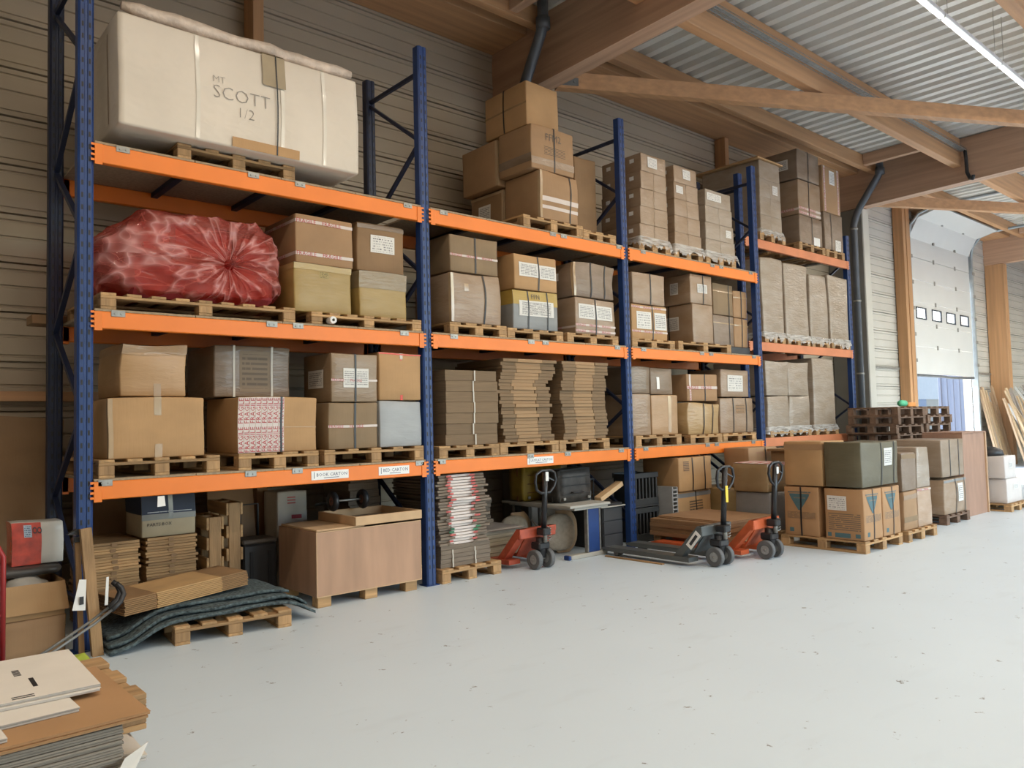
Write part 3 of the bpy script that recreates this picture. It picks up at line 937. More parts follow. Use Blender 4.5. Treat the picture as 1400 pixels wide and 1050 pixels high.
CARTONS = []
def carton(label, x0, x1, y0, d, z0, z1, mat, group=None, bulge=0.006, wob=0.004, taper=0.0, lean=0.0, rot=0.0, parts=(), name='carton', cat='box', parent=None, rnd_=0.008):
    """front face at y0, depth d; parts: see below"""
    w, h = x1 - x0, z1 - z0
    C = Carton(w, d, h, bulge, wob, taper, lean, rnd_)
    mb = MB(); C.body(mb)
    o = mb.build(name, mat, parent, ((x0 + x1) / 2, y0 + d / 2, z0), rot)
    if parent is None:
        tag(o, label, cat, group)
    for q in parts:
        k = q[0]
        if k == 'seam':                       # flaps meeting under parcel tape along the top and down the front
            m = MB()
            C.patch(m, 'T', -1, 1, -0.07, 0.07, 0.002); C.patch(m, 'L', -0.07, 0.07, 0.72, 1, 0.002)
            m.build('tape', TAPE, o)
        elif k == 'vtape':                    # tape down the middle of the front
            _, u, w_, v0, v1 = q
            m = MB(); C.patch(m, 'F', u - w_ / C.w, u + w_ / C.w, v0, v1, 0.0022); m.build('tape', CTAPE, o)
        elif k == 'htape':
            _, face, v, hgt, mt = q
            m = MB(); C.patch(m, face, -1, 1, v - hgt / C.h, v + hgt / C.h, 0.0024, 8); m.build('tape', mt, o)
        elif k == 'frag':                     # white tape printed FRAGILE, along a face
            _, faces, v, hgt = q
            for face in faces:
                m = MB(); C.patch(m, face, -1, 1, v - hgt / C.h, v + hgt / C.h, 0.0028, 8); tp = m.build('fragile_tape', WTAPE, o)
                m = MB(); fw, fh = C.dims(face)
                th = hgt * 1.25; u = -0.97
                wid = text_geo('FRAGILE')[2] * th
                while u + wid * 2 / fw < 0.98:
                    C.text(m, face, 'FRAGILE', u, v - th / C.h, th, 0.0042); u += (wid + 0.06) * 2 / fw
                if m.f:
                    m.build('fragile_print', REDINK, tp)
        elif k == 'fragv':                    # the same running upwards
            _, face, u, wid_, vv0, vv1 = q
            fw, fh = C.dims(face)
            m = MB(); C.patch(m, face, u - wid_ / fw, u + wid_ / fw, vv0, vv1, 0.0028, 8); tp = m.build('fragile_tape', WTAPE, o)
            m = MB(); th = wid_ * 0.85; v = vv0 + 0.02
            wid = text_geo('FRAGILE')[2] * th
            while v + wid * 2 / fh < vv1:
                C.text(m, face, 'FRAGILE', u + th / fw, v, th, 0.0042, True); v += (wid + 0.03) * 2 / fh
            if m.f:
                m.build('fragile_print', REDINK, tp)
        elif k == 'strap':                    # band over front, top and back at u
            _, us = q[:2]
            mt = q[2] if len(q) > 2 else STRAP
            for u in us:
                m = MB(); hw = 0.009 / C.w * 2
                for face in ('F', 'T'):
                    C.patch(m, face, u - hw, u + hw, -1, 1, 0.0045, 8)
                C.patch(m, 'B', -u - hw, -u + hw, -1, 1, 0.0045, 8)
                m.build('strap', mt, o)
        elif k == 'strapL':                   # band over the left side, top and right side at depth u
            for u in q[1]:
                m = MB(); hw = 0.009 / C.d * 2
                C.patch(m, 'L', u - hw, u + hw, -1, 1, 0.0045, 8); C.patch(m, 'R', -u - hw, -u + hw, -1, 1, 0.0045, 8)
                C.patch(m, 'T', -1, 1, -u - hw, -u + hw, 0.0045, 8)
                m.build('strap', STRAP, o)
        elif k == 'label':
            _, face, u0, u1, v0, v1 = q[:6]
            mt = q[6] if len(q) > 6 else LABEL
            m = MB(); C.patch(m, face, u0, u1, v0, v1, 0.0036, 4); m.build('paper_label', mt, o)
        elif k == 'print':
            _, face, u0, u1, v0, v1, mt = q
            m = MB(); C.patch(m, face, u0, u1, v0, v1, 0.0015, 4); m.build('print', mt, o)
        elif k == 'text':
            _, face, s, u0, v0, hgt, mt = q
            m = MB(); C.text(m, face, s, u0, v0, hgt, 0.003); m.build('lettering', mt, o)
        elif k == 'edge':                     # glinting tape folded round the left front corner
            m = MB(); C.patch(m, 'F', -1, -1 + 0.06 / C.w, -0.97, 0.97, 0.0025); C.patch(m, 'L', 1 - 0.06 / C.d, 1, -0.97, 0.97, 0.0025)
            m.build('tape', CTAPE, o)
        elif k == 'top':                      # film cap folded over the top edge
            m = MB(); C.patch(m, 'F', -1, 1, 1 - q[1] / C.h * 2, 1, 0.003, 8); C.patch(m, 'L', -1, 1, 1 - q[1] / C.h * 2, 1, 0.003, 8); C.patch(m, 'T', -1, 1, -1, 1, 0.003, 6)
            m.build('film_cap', q[2], o)
        elif k == 'tri':                      # teal downward triangle emblem with a line of lettering
            _, face, u0, u1, v0, v1 = q
            m = MB()
            n_ = 8
            vs, fs = [], []
            for j in range(n_ + 1):
                t = j / n_
                half = (u1 - u0) / 2 * (0.10 + 0.90 * t) if t < 0.85 else (u1 - u0) / 2 * (0.10 + 0.765 + (t - 0.85) * 0.2)
                cc = (u0 + u1) / 2
                vs += [C.p(face, cc - half, v0 + (v1 - v0) * t, 0.0025), C.p(face, cc + half, v0 + (v1 - v0) * t, 0.0025)]
                if j:
                    k0 = 2 * j
                    fs.append((k0 - 2, k0 - 1, k0 + 1, k0))
            m.add(vs, fs)
            e = m.build('emblem', TEAL, o)
            m = MB()
            C.patch(m, face, u0 - 0.02, u1 + 0.02, v1 + 0.03, v1 + 0.10, 0.0028)
            C.patch(m, face, u0 + (u1 - u0) * 0.25, u0 + (u1 - u0) * 0.78, v0 + (v1 - v0) * 0.72, v0 + (v1 - v0) * 0.78, 0.0035)
            m.build('emblem_print', printed('emblem print', (0.30, 0.20, 0.12), (0.07, 0.10, 0.10), 1, fill=0.62, words=12, margin=0.0), e)
    return o, C

# ================================================================== pallet racks
def slots(x, yface, z0, z1, n_cols=(-0.022, 0.022)):
    m = MB()
    z = z0
    while z < z1:
        for dx in n_cols:
            m.box(x + dx - 0.006, x + dx + 0.006, yface - 0.0012, yface, z, z + 0.035)
        z += 0.085
    return m

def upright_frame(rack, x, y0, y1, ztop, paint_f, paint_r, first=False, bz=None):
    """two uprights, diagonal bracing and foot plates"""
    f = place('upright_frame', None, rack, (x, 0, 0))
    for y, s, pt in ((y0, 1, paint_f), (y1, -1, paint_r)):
        ya, yb = (y, y + 0.085) if s > 0 else (y - 0.085, y)
        u = MB()
        # folded channel: face plate with set-back shoulders
        u.prism([(-0.05, yb), (-0.05, ya + 0.012), (-0.036, ya), (-0.012, ya), (-0.008, ya + 0.006), (0.008, ya + 0.006), (0.012, ya), (0.036, ya), (0.05, ya + 0.012), (0.05, yb),
                 (0.03, yb), (0.03, ya + 0.04), (-0.03, ya + 0.04), (-0.03, yb)], 'z', 0.008, ztop)
        u.build('upright', pt, f)
        h = slots(0, ya, 0.15, ztop - 0.05)
        so = h.build('slot_holes', DARK, f); so['kind'] = 'stuff'
        MB().cbox(-0.07, 0.07, ya - 0.02, yb + 0.02, 0, 0.008, 0.002).build('foot_plate', pt, f)
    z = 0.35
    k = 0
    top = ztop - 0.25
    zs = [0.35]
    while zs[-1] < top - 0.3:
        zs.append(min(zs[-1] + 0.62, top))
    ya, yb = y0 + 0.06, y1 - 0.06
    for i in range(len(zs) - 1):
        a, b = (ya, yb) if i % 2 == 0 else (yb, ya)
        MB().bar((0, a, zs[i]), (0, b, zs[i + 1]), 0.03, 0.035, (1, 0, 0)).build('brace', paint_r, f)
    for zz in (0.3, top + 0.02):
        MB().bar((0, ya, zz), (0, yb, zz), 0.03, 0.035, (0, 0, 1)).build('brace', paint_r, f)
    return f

def beam(rack, x0, x1, y, z1, h, back=False, clips=(), conn=True, paint=None):
    s = -1 if back else 1
    ya, yb = (y, y + 0.05) if not back else (y - 0.05, y)
    b = MB().cbox(x0 + 0.004, x1 - 0.004, ya, yb, z1 - h, z1, 0.005)
    o = b.build('beam', paint or ORANGE, rack)
    if conn:
        for xx, sg in ((x0, 1), (x1, -1)):
            c = MB().cbox(min(xx, xx + sg * 0.05), max(xx, xx + sg * 0.05), ya - 0.006 if not back else ya, ya - 0.0005 if not back else yb + 0.005, z1 - h - 0.015, z1 - 0.001, 0.002)
            for k in range(4):
                zz = z1 - h + 0.005 + k * h / 3.6
                xx2 = xx - sg * 0.022
                c.box(min(xx, xx2), max(xx, xx2), ya - 0.005, ya - 0.001, zz, zz + 0.016)
            c.build('beam_hook', paint or ORANGE, o)
    for cx in clips:
        m = MB().cbox(cx - 0.045, cx + 0.045, ya - 0.006, ya - 0.001, z1 - 0.032, z1 + 0.012, 0.002)
        m.disc_y(cx - 0.02, ya - 0.008, z1 - 0.012, 0.008, 0.006, 8, 'y').disc_y(cx + 0.02, ya - 0.008, z1 - 0.012, 0.008, 0.006, 8, 'y')
        m.build('deck_clip', ZINC, o)
    return o

PITCH = 2.8
LEV = {1: (1.112, 0.122), 2: (2.269, 0.118), 3: (3.427, 0.13)}
rack = thing('pallet_rack', 'long blue and orange pallet rack of three bays along the wall', 'rack', (0, 0, 0))
RD = 1.0
for i in range(4):
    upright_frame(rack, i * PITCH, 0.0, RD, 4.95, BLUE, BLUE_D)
CL = {(0, 3): (0.23, 1.17, 1.56, 2.6), (1, 3): (3.0, 4.42, 4.58, 5.47), (2, 3): (5.9, 7.3, 7.5, 8.2), (0, 2): (0.2, 1.31, 1.53, 2.54),
      (1, 2): (3.09, 4.07, 4.27, 5.39), (2, 2): (5.85, 7.0, 7.2, 8.2), (0, 1): (0.12, 1.13, 1.51, 2.68), (1, 1): (2.92, 4.02, 4.55, 5.4), (2, 1): (5.83, 7.05, 7.25, 8.1)}
for lv, (z1, h) in LEV.items():
    for i in range(3):
        x0, x1 = i * PITCH + 0.05, (i + 1) * PITCH - 0.05
        beam(rack, x0, x1, -0.012, z1, h, clips=CL[(i, lv)])
        beam(rack, x0, x1, RD + 0.012, z1, h, back=True)
        # deck of chipboard panels on dark cross bars
        for k in range(4):
            wx = (x1 - x0) / 4
            MB().cbox(x0 + wx * k + 0.002, x0 + wx * (k + 1) - 0.002, -0.01, RD + 0.01, z1 + 0.0005, z1 + 0.018, 0.002).build('deck_panel', CHIP, rack)
        for k in range(1, 4):
            xx = x0 + (x1 - x0) * k / 4
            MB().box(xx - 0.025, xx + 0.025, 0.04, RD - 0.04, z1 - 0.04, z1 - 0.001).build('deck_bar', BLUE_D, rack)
# paper signs on the lowest front beam
SIGN = M('sign paper', (0.82, 0.80, 0.77), 0.5, var=0.03)
SINK = M('dark blue sign ink', (0.05, 0.06, 0.12), 0.5)
for s, xa, xb in (('BOOK CARTON', 1.63, 1.965), ('BED CARTON', 2.255, 2.565), ('LAYFLAT CARTON', 3.975, 4.335)):
    za, zb = 1.018, 1.090
    p = MB().box(xa, xb, -0.0155, -0.0125, za, zb).build('beam_sign', SIGN, rack)
    vs, fs, wd = text_geo(s)
    hh = min(0.036, (xb - xa - 0.06) / wd)
    m = MB().add([(xa + 0.045 + x * hh, -0.0162, za + 0.027 + y * hh) for x, y in vs], fs)
    m.box(xa + 0.022, xa + 0.027, -0.0165, -0.0156, za + 0.012, zb - 0.008)
    m.box(xa + 0.11, xb - 0.09, -0.0165, -0.0156, za + 0.012, za + 0.0165)
    m.build('sign_lettering', SINK, p)

# second rack, set back a little, beyond the first
ORANGE2 = M('faded orange rack paint', (0.62, 0.21, 0.09), 0.55, var=0.12, scale=3)
rack2 = thing('pallet_rack', 'single bay pallet rack with wrapped loads beside the rain pipe', 'rack', (0, 0, 0))
R2X0, R2X1, R2Y = 8.54, 11.80, 0.30
for xx in (R2X0, R2X1):
    upright_frame(rack2, xx, R2Y, R2Y + 1.0, 4.95 if xx < 10 else 4.5, BLUE, BLUE_D)
for z1 in (1.13, 2.53, 4.05):
    beam(rack2, R2X0 + 0.05, R2X1 - 0.05, R2Y - 0.012, z1, 0.13, paint=ORANGE2)
    beam(rack2, R2X0 + 0.05, R2X1 - 0.05, R2Y + 1.012, z1, 0.13, back=True, paint=ORANGE2)
    for k in range(4):
        xx = R2X0 + 0.3 + k * 0.85
        MB().box(xx - 0.04, xx + 0.04, R2Y + 0.04, R2Y + 0.96, z1 - 0.035, z1 - 0.001).build('deck_bar', ZINC, rack2)

Z1, Z2, Z3 = 1.112 + 0.0185, 2.269 + 0.0185, 3.427 + 0.0185
PH = 0.125

# ================================================================== goods on the racks
BP = Z1 + PH; B2 = Z2 + PH; B3 = Z3 + PH      # where boxes stand on pallets
SKIRT = film('clear stretch film', (0.75, 0.72, 0.68), 0.45)

def film_skirt(parent, w, d, z0, hgt, drop=0.0, seed=0, pw=None):
    """loose film hanging from the load round the pallet (front and left side), local to the load's base centre"""
    m = MB(); m.smooth = True
    rnd = random.Random(seed)
    vs, fs = [], []
    n = 40
    per = []
    for i in range(n + 1):
        t = i / n
        if t < 0.5:
            per.append((-w / 2 - 0.012, d / 2 - t * 2 * d - 0.012 * (t > 0.48)))
        else:
            per.append((-w / 2 - 0.012 + (t - 0.5) * 2 * (w + 0.024), -d / 2 - 0.012))
    sc = (pw + 0.03) / w if pw else 1.0
    for i, (x, y) in enumerate(per):
        j = rnd.uniform(-0.012, 0.012)
        low = z0 - drop - rnd.uniform(0, hgt)
        vs += [(x, y, z0 + 0.06), (x * sc, y - abs(j) * 0.3 - 0.008, z0 - 0.002), (x * sc + (j if abs(x) < w / 2 - 0.02 else math.copysign(abs(j), x)), y - abs(j) - 0.012, low)]
        if i:
            k = i * 3
            fs += [(k - 3, k, k + 1, k - 2), (k - 2, k + 1, k + 2, k - 1)]
    m.add(vs, fs)
    return m.build('film_skirt', SKIRT, parent)

# ---- top level, first bay: big white wrapped crate on a pallet
QUILT = M('white quilted wrap', (0.66, 0.575, 0.475), 0.55, var=0.05, scale=2.5, bump=0.22, bscale=2.0, bstretch=(1, 1, 1.6), ridged=True)
pallet(1.06, -0.008, Z3, 'pallet under the big white wrapped crate on the top shelf', w=0.92, d=1.1, h=0.11)
z0, z1 = Z3 + 0.112, 4.34
o, C = carton('huge white quilt wrapped crate marked SCOTT on the top shelf', 0.17, 2.03, -0.14, 1.1, z0, z1, QUILT, bulge=0.012, wob=0.012, name='wrapped_crate', cat='crate')
m = MB()
for uu in (-0.43, 0.27, 0.66):
    C.patch(m, 'F', uu - 0.018, uu + 0.018, -0.97, 0.97, 0.004, 8)
for k, uu in enumerate((-0.43, 0.27, 0.66)):
    m = MB(); C.patch(m, 'F', uu - 0.016, uu + 0.016, -0.97, 0.97, 0.004, 8); C.patch(m, 'T', uu - 0.016, uu + 0.016, -1, 1, 0.004, 8)
    m.build('clear_tape', M('glossy clear tape', (0.74, 0.68, 0.58), 0.12, var=0.05, coat=0.6), o)
m = MB(); C.patch(m, 'F', 0.10, 0.30, 0.36, 0.99, 0.012, 5); C.patch(m, 'T', 0.10, 0.30, -1, -0.6, 0.012, 4)
m.build('corner_guard', card('grey card guard', (0.360, 0.282, 0.180)), o)
m = MB(); C.patch(m, 'F', 0.213, 0.225, -0.99, 0.99, 0.016, 8); C.patch(m, 'T', 0.213, 0.225, -1, 1, 0.016, 8); m.build('strap', STRAP, o)
m = MB(); C.patch(m, 'F', -0.16, 0.42, -0.99, -0.8, 0.012, 5); m.build('corner_guard', KRAFT_L, o)
PEN = M('marker pen', (0.27, 0.24, 0.21), 0.6)
m = MB(); C.text(m, 'F', 'SCOTT', -0.31, -0.11, 0.092, 0.005, thin=0.022); C.text(m, 'F', '1/2', -0.10, -0.40, 0.075, 0.005, thin=0.022); C.text(m, 'F', 'MT', -0.31, 0.18, 0.045, 0.005, thin=0.02)
m.build('pen_marking', PEN, o)
# dark slit of the wrap on the left end
m = MB(); C.patch(m, 'L', 0.55, 0.575, -0.85, 0.8, 0.004, 6); m.build('wrap_slit', KRAFT_D, o)
# bundle of foam along its top edge
fb = MB(); fb.smooth = True
rn = random.Random(3)
pts = [(0.2 + i * 0.12, -0.075 + rn.uniform(-0.01, 0.01), z1 + 0.072 + rn.uniform(-0.004, 0.012)) for i in range(16)]
fb.tube(pts, [0.03] + [0.052 + rn.uniform(-0.008, 0.006) for _ in range(14)] + [0.035], 10)
tag(fb.build('foam_bundle', M('crumpled bubble wrap', (0.58, 0.47, 0.38), 0.35, var=0.25, scale=9, bump=0.6, bscale=18)),
    'long crumpled bubble wrap roll along the top of the white crate', 'bubble wrap')

# ---- top level, second bay: five boxes on a pallet, an empty pallet, a dark box
pallet(4.45, -0.008, Z3, 'pallet under the tall stack of brown boxes on the top shelf', w=0.88, d=1.12)
pallet(5.17, 0.0, Z3, 'small pallet under the plain dark box on the top shelf', w=0.54, d=1.0, h=0.1, nb=3)
carton('brown bulging box with one strap at the bottom of the tallest stack', 4.26, 4.82, 0.0, 0.56, B3, 4.08, KRAFT, bulge=0.02, wob=0.012,
       parts=[('strap', (0.55,)), ('edge',), ('htape', 'F', -0.15, 0.05, WTAPE), ('htape', 'F', -0.5, 0.035, WTAPE)])
carton('brown box with a side label behind the bottom box of the tallest stack', 4.26, 4.8, 0.59, 0.57, B3, 4.02, KRAFT_D, parts=[('label', 'L', -0.5, 0.25, -0.35, 0.45, LABEL), ('edge',), ('htape', 'L', 0.9, 0.03, CTAPE)])
carton('brown box lettered FFM2 in the middle of the tallest stack', 4.17, 4.8, 0.02, 0.52, 4.095, 4.57, KRAFT, bulge=0.008, wob=0.006,
       parts=[('text', 'F', 'FFM2', -0.35, 0.38, 0.075, GREYINK), ('print', 'F', -0.45, 0.6, -0.28, 0.12, CARDPRINT), ('strap', (0.05,)), ('htape', 'F', -0.62, 0.075, FILMK), ('htape', 'L', -0.5, 0.09, FILMD)])
carton('plain brown box with a shiny taped edge behind the FFM2 box', 4.17, 4.78, 0.57, 0.62, 4.035, 4.55, KRAFT, parts=[('edge',)])
carton('plain brown box on the very top of the tallest stack', 4.19, 4.66, 0.10, 0.68, 4.58, 5.05, KRAFT_L, bulge=0.008, parts=[('strapL', (-0.05,)), ('htape', 'L', 0.02, 0.02, TAPE)])
carton('plain dark brown box on the small pallet of the top shelf', 5.12, 5.48, 0.32, 0.5, Z3 + 0.102, 4.5, KRAFT_D, parts=[('seam',)])

# ---- top level, third bay: three leaning film wrapped towers of cartons
def tower(label, cx, w, d, y0, z0, z1, rows, topw, lean, labels, film_m, seed, cols=2, pw=None):
    pw = pw or w + 0.02
    t = thing('wrapped_load', label, 'wrapped load', (cx, y0 + d / 2, z0), 0, 'film wrapped carton towers')
    h = (z1 - z0) / rows
    for r in range(rows):
        wr = w + (topw - w) * (r + 0.5) / rows
        off = lean * (r + 0.5) / rows
        split = 1 if r == rows - 1 else cols
        for c in range(split):
            ww = wr / split
            xa = -wr / 2 + ww * c + off
            o, C = carton('', xa + 0.0008, xa + ww - 0.0008, -d / 2, d, h * r + 0.0006, h * (r + 1) - 0.0008, film_m, bulge=0.002, wob=0.002, parent=t, name='carton_layer', rnd_=0.003)
            for k, (rr, cc, face, u0, u1, v0, v1) in enumerate(labels):
                if rr == r and (cc == c or split == 1):
                    m = MB(); C.patch(m, face, u0, u1, v0, v1, 0.006, 3); m.build('paper_label', LABEL3 if face == 'F' else PAPER, o)
    film_skirt(t, w, d, 0.0, 0.09, 0.0, seed, pw)
    return t
LS = [(r, 0, 'L', a, a + 0.22, 0.1, 0.55) for r in range(5) for a in (0.45, -0.75)]
pallet(6.14, -0.008, Z3, 'film covered pallet under the tallest wrapped tower', w=0.6, h=0.1, nb=3)
tower('tallest wrapped carton tower, nearest the blue upright on the top shelf', 6.14, 0.54, 0.62, 0.0, Z3 + 0.102, 4.62, 5, 0.46, 0.03, [(4, 0, 'F', -0.5, 0.25, -0.45, 0.75)] + LS, FILMK, 1)
pallet(6.81, -0.008, Z3, 'film covered pallet under the middle wrapped tower', w=0.6, h=0.1, nb=3)
tower('middle wrapped carton tower with two white labels on the top shelf', 6.82, 0.56, 0.62, 0.0, Z3 + 0.102, 4.60, 5, 0.46, -0.02, [(4, 0, 'F', -0.25, 0.4, -0.4, 0.75), (3, 0, 'F', -0.75, 0.4, -0.3, 0.6)] + LS[::2], FILMK, 2)
pallet(7.52, -0.008, Z3, 'film covered pallet under the lowest wrapped tower', w=0.68, h=0.1, nb=3)
tower('lowest wrapped carton tower with sagging film on the top shelf', 7.53, 0.68, 0.62, 0.0, Z3 + 0.102, 4.42, 4, 0.56, -0.03, [(3, 0, 'F', -0.9, 0.2, -0.3, 0.6), (1, 1, 'F', -0.2, 0.6, -0.4, 0.5)], FILMW, 3)

# ---- top level, second rack
RT = 4.05 + 0.002
pallet(9.34, 0.28, RT, 'pallet under the wrapped load with the wide flat lid', w=0.72, h=0.12, nb=3)
tower('milky wrapped load with creased film on top of the far rack', 9.34, 0.6, 1.0, 0.3, RT + 0.122, 5.27, 4, 0.56, 0.0, [(2, 1, 'F', -0.6, 0.4, -0.5, 0.5)], FILMW, 5)
tag(MB().cbox(8.98, 9.70, 0.27, 1.4, 5.275, 5.30, 0.006).build('lid_board', KRAFT_L), 'flat board lid on the milky wrapped load', 'board')
pallet(10.53, 0.28, RT, 'pallet under the stack of three strapped boxes on the far rack', w=0.84, h=0.12)
zb = RT + 0.122
carton('dark wrapped box at the bottom of the tall stack on the far rack', 10.18, 10.9, 0.3, 0.6, zb, 4.62, FILMD, parts=[('strap', (0.05,)), ('label', 'F', 0.2, 0.75, -0.98, -0.4, PAPER)])
carton('box with fragile tape in the middle of the tall stack on the far rack', 10.18, 10.88, 0.3, 0.6, 4.632, 5.19, FILMK, parts=[('frag', 'F', -0.62, 0.035), ('frag', 'F', -0.88, 0.035), ('frag', 'L', -0.7, 0.035), ('strap', (-0.1,))])
carton('dark top box with a side label on the tall stack of the far rack', 10.18, 10.88, 0.3, 0.6, 5.21, 5.68, FILMD, parts=[('label', 'L', -0.5, 0.5, -0.3, 0.4, LABEL), ('strap', (-0.05,))])
pallet(11.30, 0.28, RT, 'pallet under the last stack on the far rack next to the rain pipe', w=0.64, h=0.12, nb=3)
carton('wrapped box with a hanging label, bottom of the last far rack stack', 10.99, 11.62, 0.3, 0.6, zb, 4.8, FILMD, parts=[('strap', (-0.3,)), ('label', 'F', 0.1, 0.7, -0.98, -0.4, LABEL3)])
carton('upright box with red striped tape on the last stack of the far rack', 10.99, 11.58, 0.3, 0.6, 4.805, 5.58, KRAFT, parts=[('fragv', 'F', -0.8, 0.05, -0.98, 0.98), ('label', 'F', -0.25, 0.35, 0.25, 0.85, LABEL), ('fragv', 'F', 0.75, 0.05, -0.98, 0.98)])

# ---- middle level, first bay: the red bundle, then four boxes
t = pallet(0.80, -0.008, Z2, 'long skid pallet under the red plastic bundle', w=1.42, d=1.0, h=0.115, nb=9)
rb = thing('wrapped_furniture', 'large bundle wrapped in crinkled red plastic on the middle shelf', 'bundle', (0.78, 0.45, Z2 + 0.117))
inner = MB(); inner.smooth = False
inner.cbox(-0.50, 0.60, -0.36, 0.38, 0.008, 0.30, 0.05).cbox(-0.44, -0.20, -0.37, 0.38, 0.305, 0.56, 0.05).cbox(0.30, 0.58, -0.36, 0.38, 0.305, 0.54, 0.05).cbox(-0.195, 0.295, -0.30, 0.38, 0.305, 0.60, 0.05)
inner.build('furniture', M('dark red upholstery', (0.24, 0.02, 0.022), 0.8, var=0.3), rb)
om = MB(); om.smooth = True
nu, nv = 190, 84
vs, fs = [], []
knot = Vector((0.22, -0.47, 0.30))
def ridge(q):
    return 1 - abs(noise.noise(q)) * 2.2
for j in range(nv + 1):
    for i in range(nu):
        a = 2 * math.pi * i / nu
        ph = math.pi * (j / nv) - math.pi / 2
        ca, sa, cp, sp = math.cos(a), math.sin(a), math.cos(ph), math.sin(ph)
        f = lambda q, e: math.copysign(abs(q) ** e, q)
        d = Vector((0.71 * f(ca, 0.55) * f(cp, 0.36), 0.45 * f(sa, 0.45) * f(cp, 0.36), 0.34 + 0.335 * f(sp, 0.42)))
        if d.x < -0.38 and d.z > 0.25:       # sloping shoulder at the left
            d.z -= (-0.38 - d.x) * 0.75 * (d.z - 0.25) / 0.42
        if d.x > 0.5 and d.z > 0.3:
            d.z -= (d.x - 0.5) * 0.35
        r = (d - knot).length
        ang = math.atan2(d.z - knot.z, d.x - knot.x)
        w_ = noise.noise(d * 2.5)
        fold = 0.022 * (1 - 2 * abs(math.sin(ang * 5.5 + 2.5 * w_)) ** 0.6) * min(1, r * 2.0) * math.exp(-r * 1.1) * (1 if d.y < 0 else 0.3)
        q3 = Vector((d.x * 2.6 + d.z * 1.5, d.y * 3.0, d.z * 4.2 - d.x * 1.2))
        nz_ = 0.026 * ridge(q3 * 0.8 + Vector((3, 1, 7))) + 0.013 * ridge(q3 * 1.9) + 0.004 * ridge(q3 * 4.5) - 0.02
        nrm = Vector((d.x / 0.5, d.y / 0.2, (d.z - 0.34) / 0.11)).normalized()
        pull = -0.07 * math.exp(-(r / 0.10) ** 2)
        q = d + nrm * (fold + nz_ + pull)
        q.z = max(q.z, 0.003)
        vs.append(q)
for j in range(nv):
    for i in range(nu):
        fs.append((j * nu + i, j * nu + (i + 1) % nu, (j + 1) * nu + (i + 1) % nu, (j + 1) * nu + i))
om.add(vs, fs)
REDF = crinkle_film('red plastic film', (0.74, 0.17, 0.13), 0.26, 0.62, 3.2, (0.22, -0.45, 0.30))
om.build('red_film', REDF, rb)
kn = MB(); kn.smooth = True
kn.tube([(0.22, -0.40, 0.30), (0.225, -0.45, 0.305), (0.23, -0.48, 0.31), (0.25, -0.50, 0.34)], [0.045, 0.018, 0.03, 0.042], 12)
kn.build('tied_neck', REDF, rb)
tag(MB().cbox(-0.14, 0.10, 1.03, 1.25, Z2 + 0.001, Z2 + 0.07, 0.004).build('carton_offcut', KRAFT_D), 'dark carton offcut sticking out behind the left blue upright', 'carton')

pallet(2.19, -0.008, Z2, 'pale skid pallet under four boxes beside the red bundle', w=1.08, d=1.1, h=0.10, nb=7)
tag(MB().disc_y(1.83, -0.005, Z2 + 0.035 + 0.003, 0.032, 0.075, 16, 'y', 0.012).build('tape_roll', PAPER), 'small white tape roll inside the pale skid pallet', 'tape roll')
b = Z2 + 0.102
carton('olive wrapped box under the fragile taped box', 1.53, 2.05, 0.05, 0.6, b, 2.79, OLIVE, wob=0.005, parts=[('top', 0.05, card('glossy olive film', (0.400, 0.273, 0.086), 0.6)), ('print', 'F', -0.12, 0.2, 0.45, 0.72, printed('small stamp', (0.34, 0.25, 0.085), (0.15, 0.11, 0.04), 4, words=8))])
carton('olive wrapped box with a grey film cap, right of its olive neighbour', 2.13, 2.61, 0.05, 0.6, b, 2.79, OLIVE, wob=0.005, parts=[('top', 0.15, card('grey film cap', (0.250, 0.176, 0.086), 0.8)), ('vtape', -0.3, 0.09, 0.3, 1)])
carton('brown box banded with two FRAGILE tapes beside the red bundle', 1.57, 2.10, 0.1, 0.6, 2.80, 3.21, KRAFT, parts=[('frag', 'F', 0.72, 0.027), ('frag', 'F', -0.6, 0.027), ('frag', 'L', 0.72, 0.027), ('frag', 'L', -0.6, 0.027)])
carton('brown box with a big white typed label beside the fragile taped box', 2.14, 2.62, 0.1, 0.6, 2.80, 3.23, KRAFT_D, parts=[('label', 'F', -0.45, 0.58, -0.2, 0.52, LABEL3), ('htape', 'F', 0.85, 0.04, FILMD)])

# ---- middle level, second bay
pallet(3.40, -0.008, Z2, 'pallet under the bulging box left in the second bay', w=0.7, d=1.1, h=0.11, nb=4)
b = Z2 + 0.112
carton('bulging film wrapped box with a curved strap under a grey box', 3.09, 3.70, 0.02, 0.6, b, 2.88, FILMK, bulge=0.03, wob=0.012, parts=[('strap', (0.28,)), ('vtape', -0.45, 0.05, 0.3, 0.6), ('edge',)])
carton('grey brown strapped box with a printed band, left in the second bay', 3.11, 3.70, 0.05, 0.58, 2.895, 3.25, GREYB, parts=[('frag', 'F', -0.1, 0.02), ('strap', (0.03,))])
pallet(4.15, -0.008, Z2, 'thin pallet under the half yellow half grey box', w=0.78, d=1.1, h=0.10, nb=4)
b = Z2 + 0.102
o, C = carton('box half yellow half grey with a wide label and two straps', 3.87, 4.50, 0.03, 0.55, b, 2.79, GREYF, wob=0.006, parts=[('label', 'F', -0.75, 0.8, -0.3, 0.5, LABEL2), ('strap', (-0.35, 0.52))])
m = MB(); C.patch(m, 'F', -1, 1, 0.28, 1, 0.002, 6); C.patch(m, 'L', -1, 1, 0.28, 1, 0.002, 6); C.patch(m, 'T', -1, 1, -1, 1, 0.002, 6); m.build('yellow_cap', card('yellow film', (0.420, 0.273, 0.050), 0.3), o)
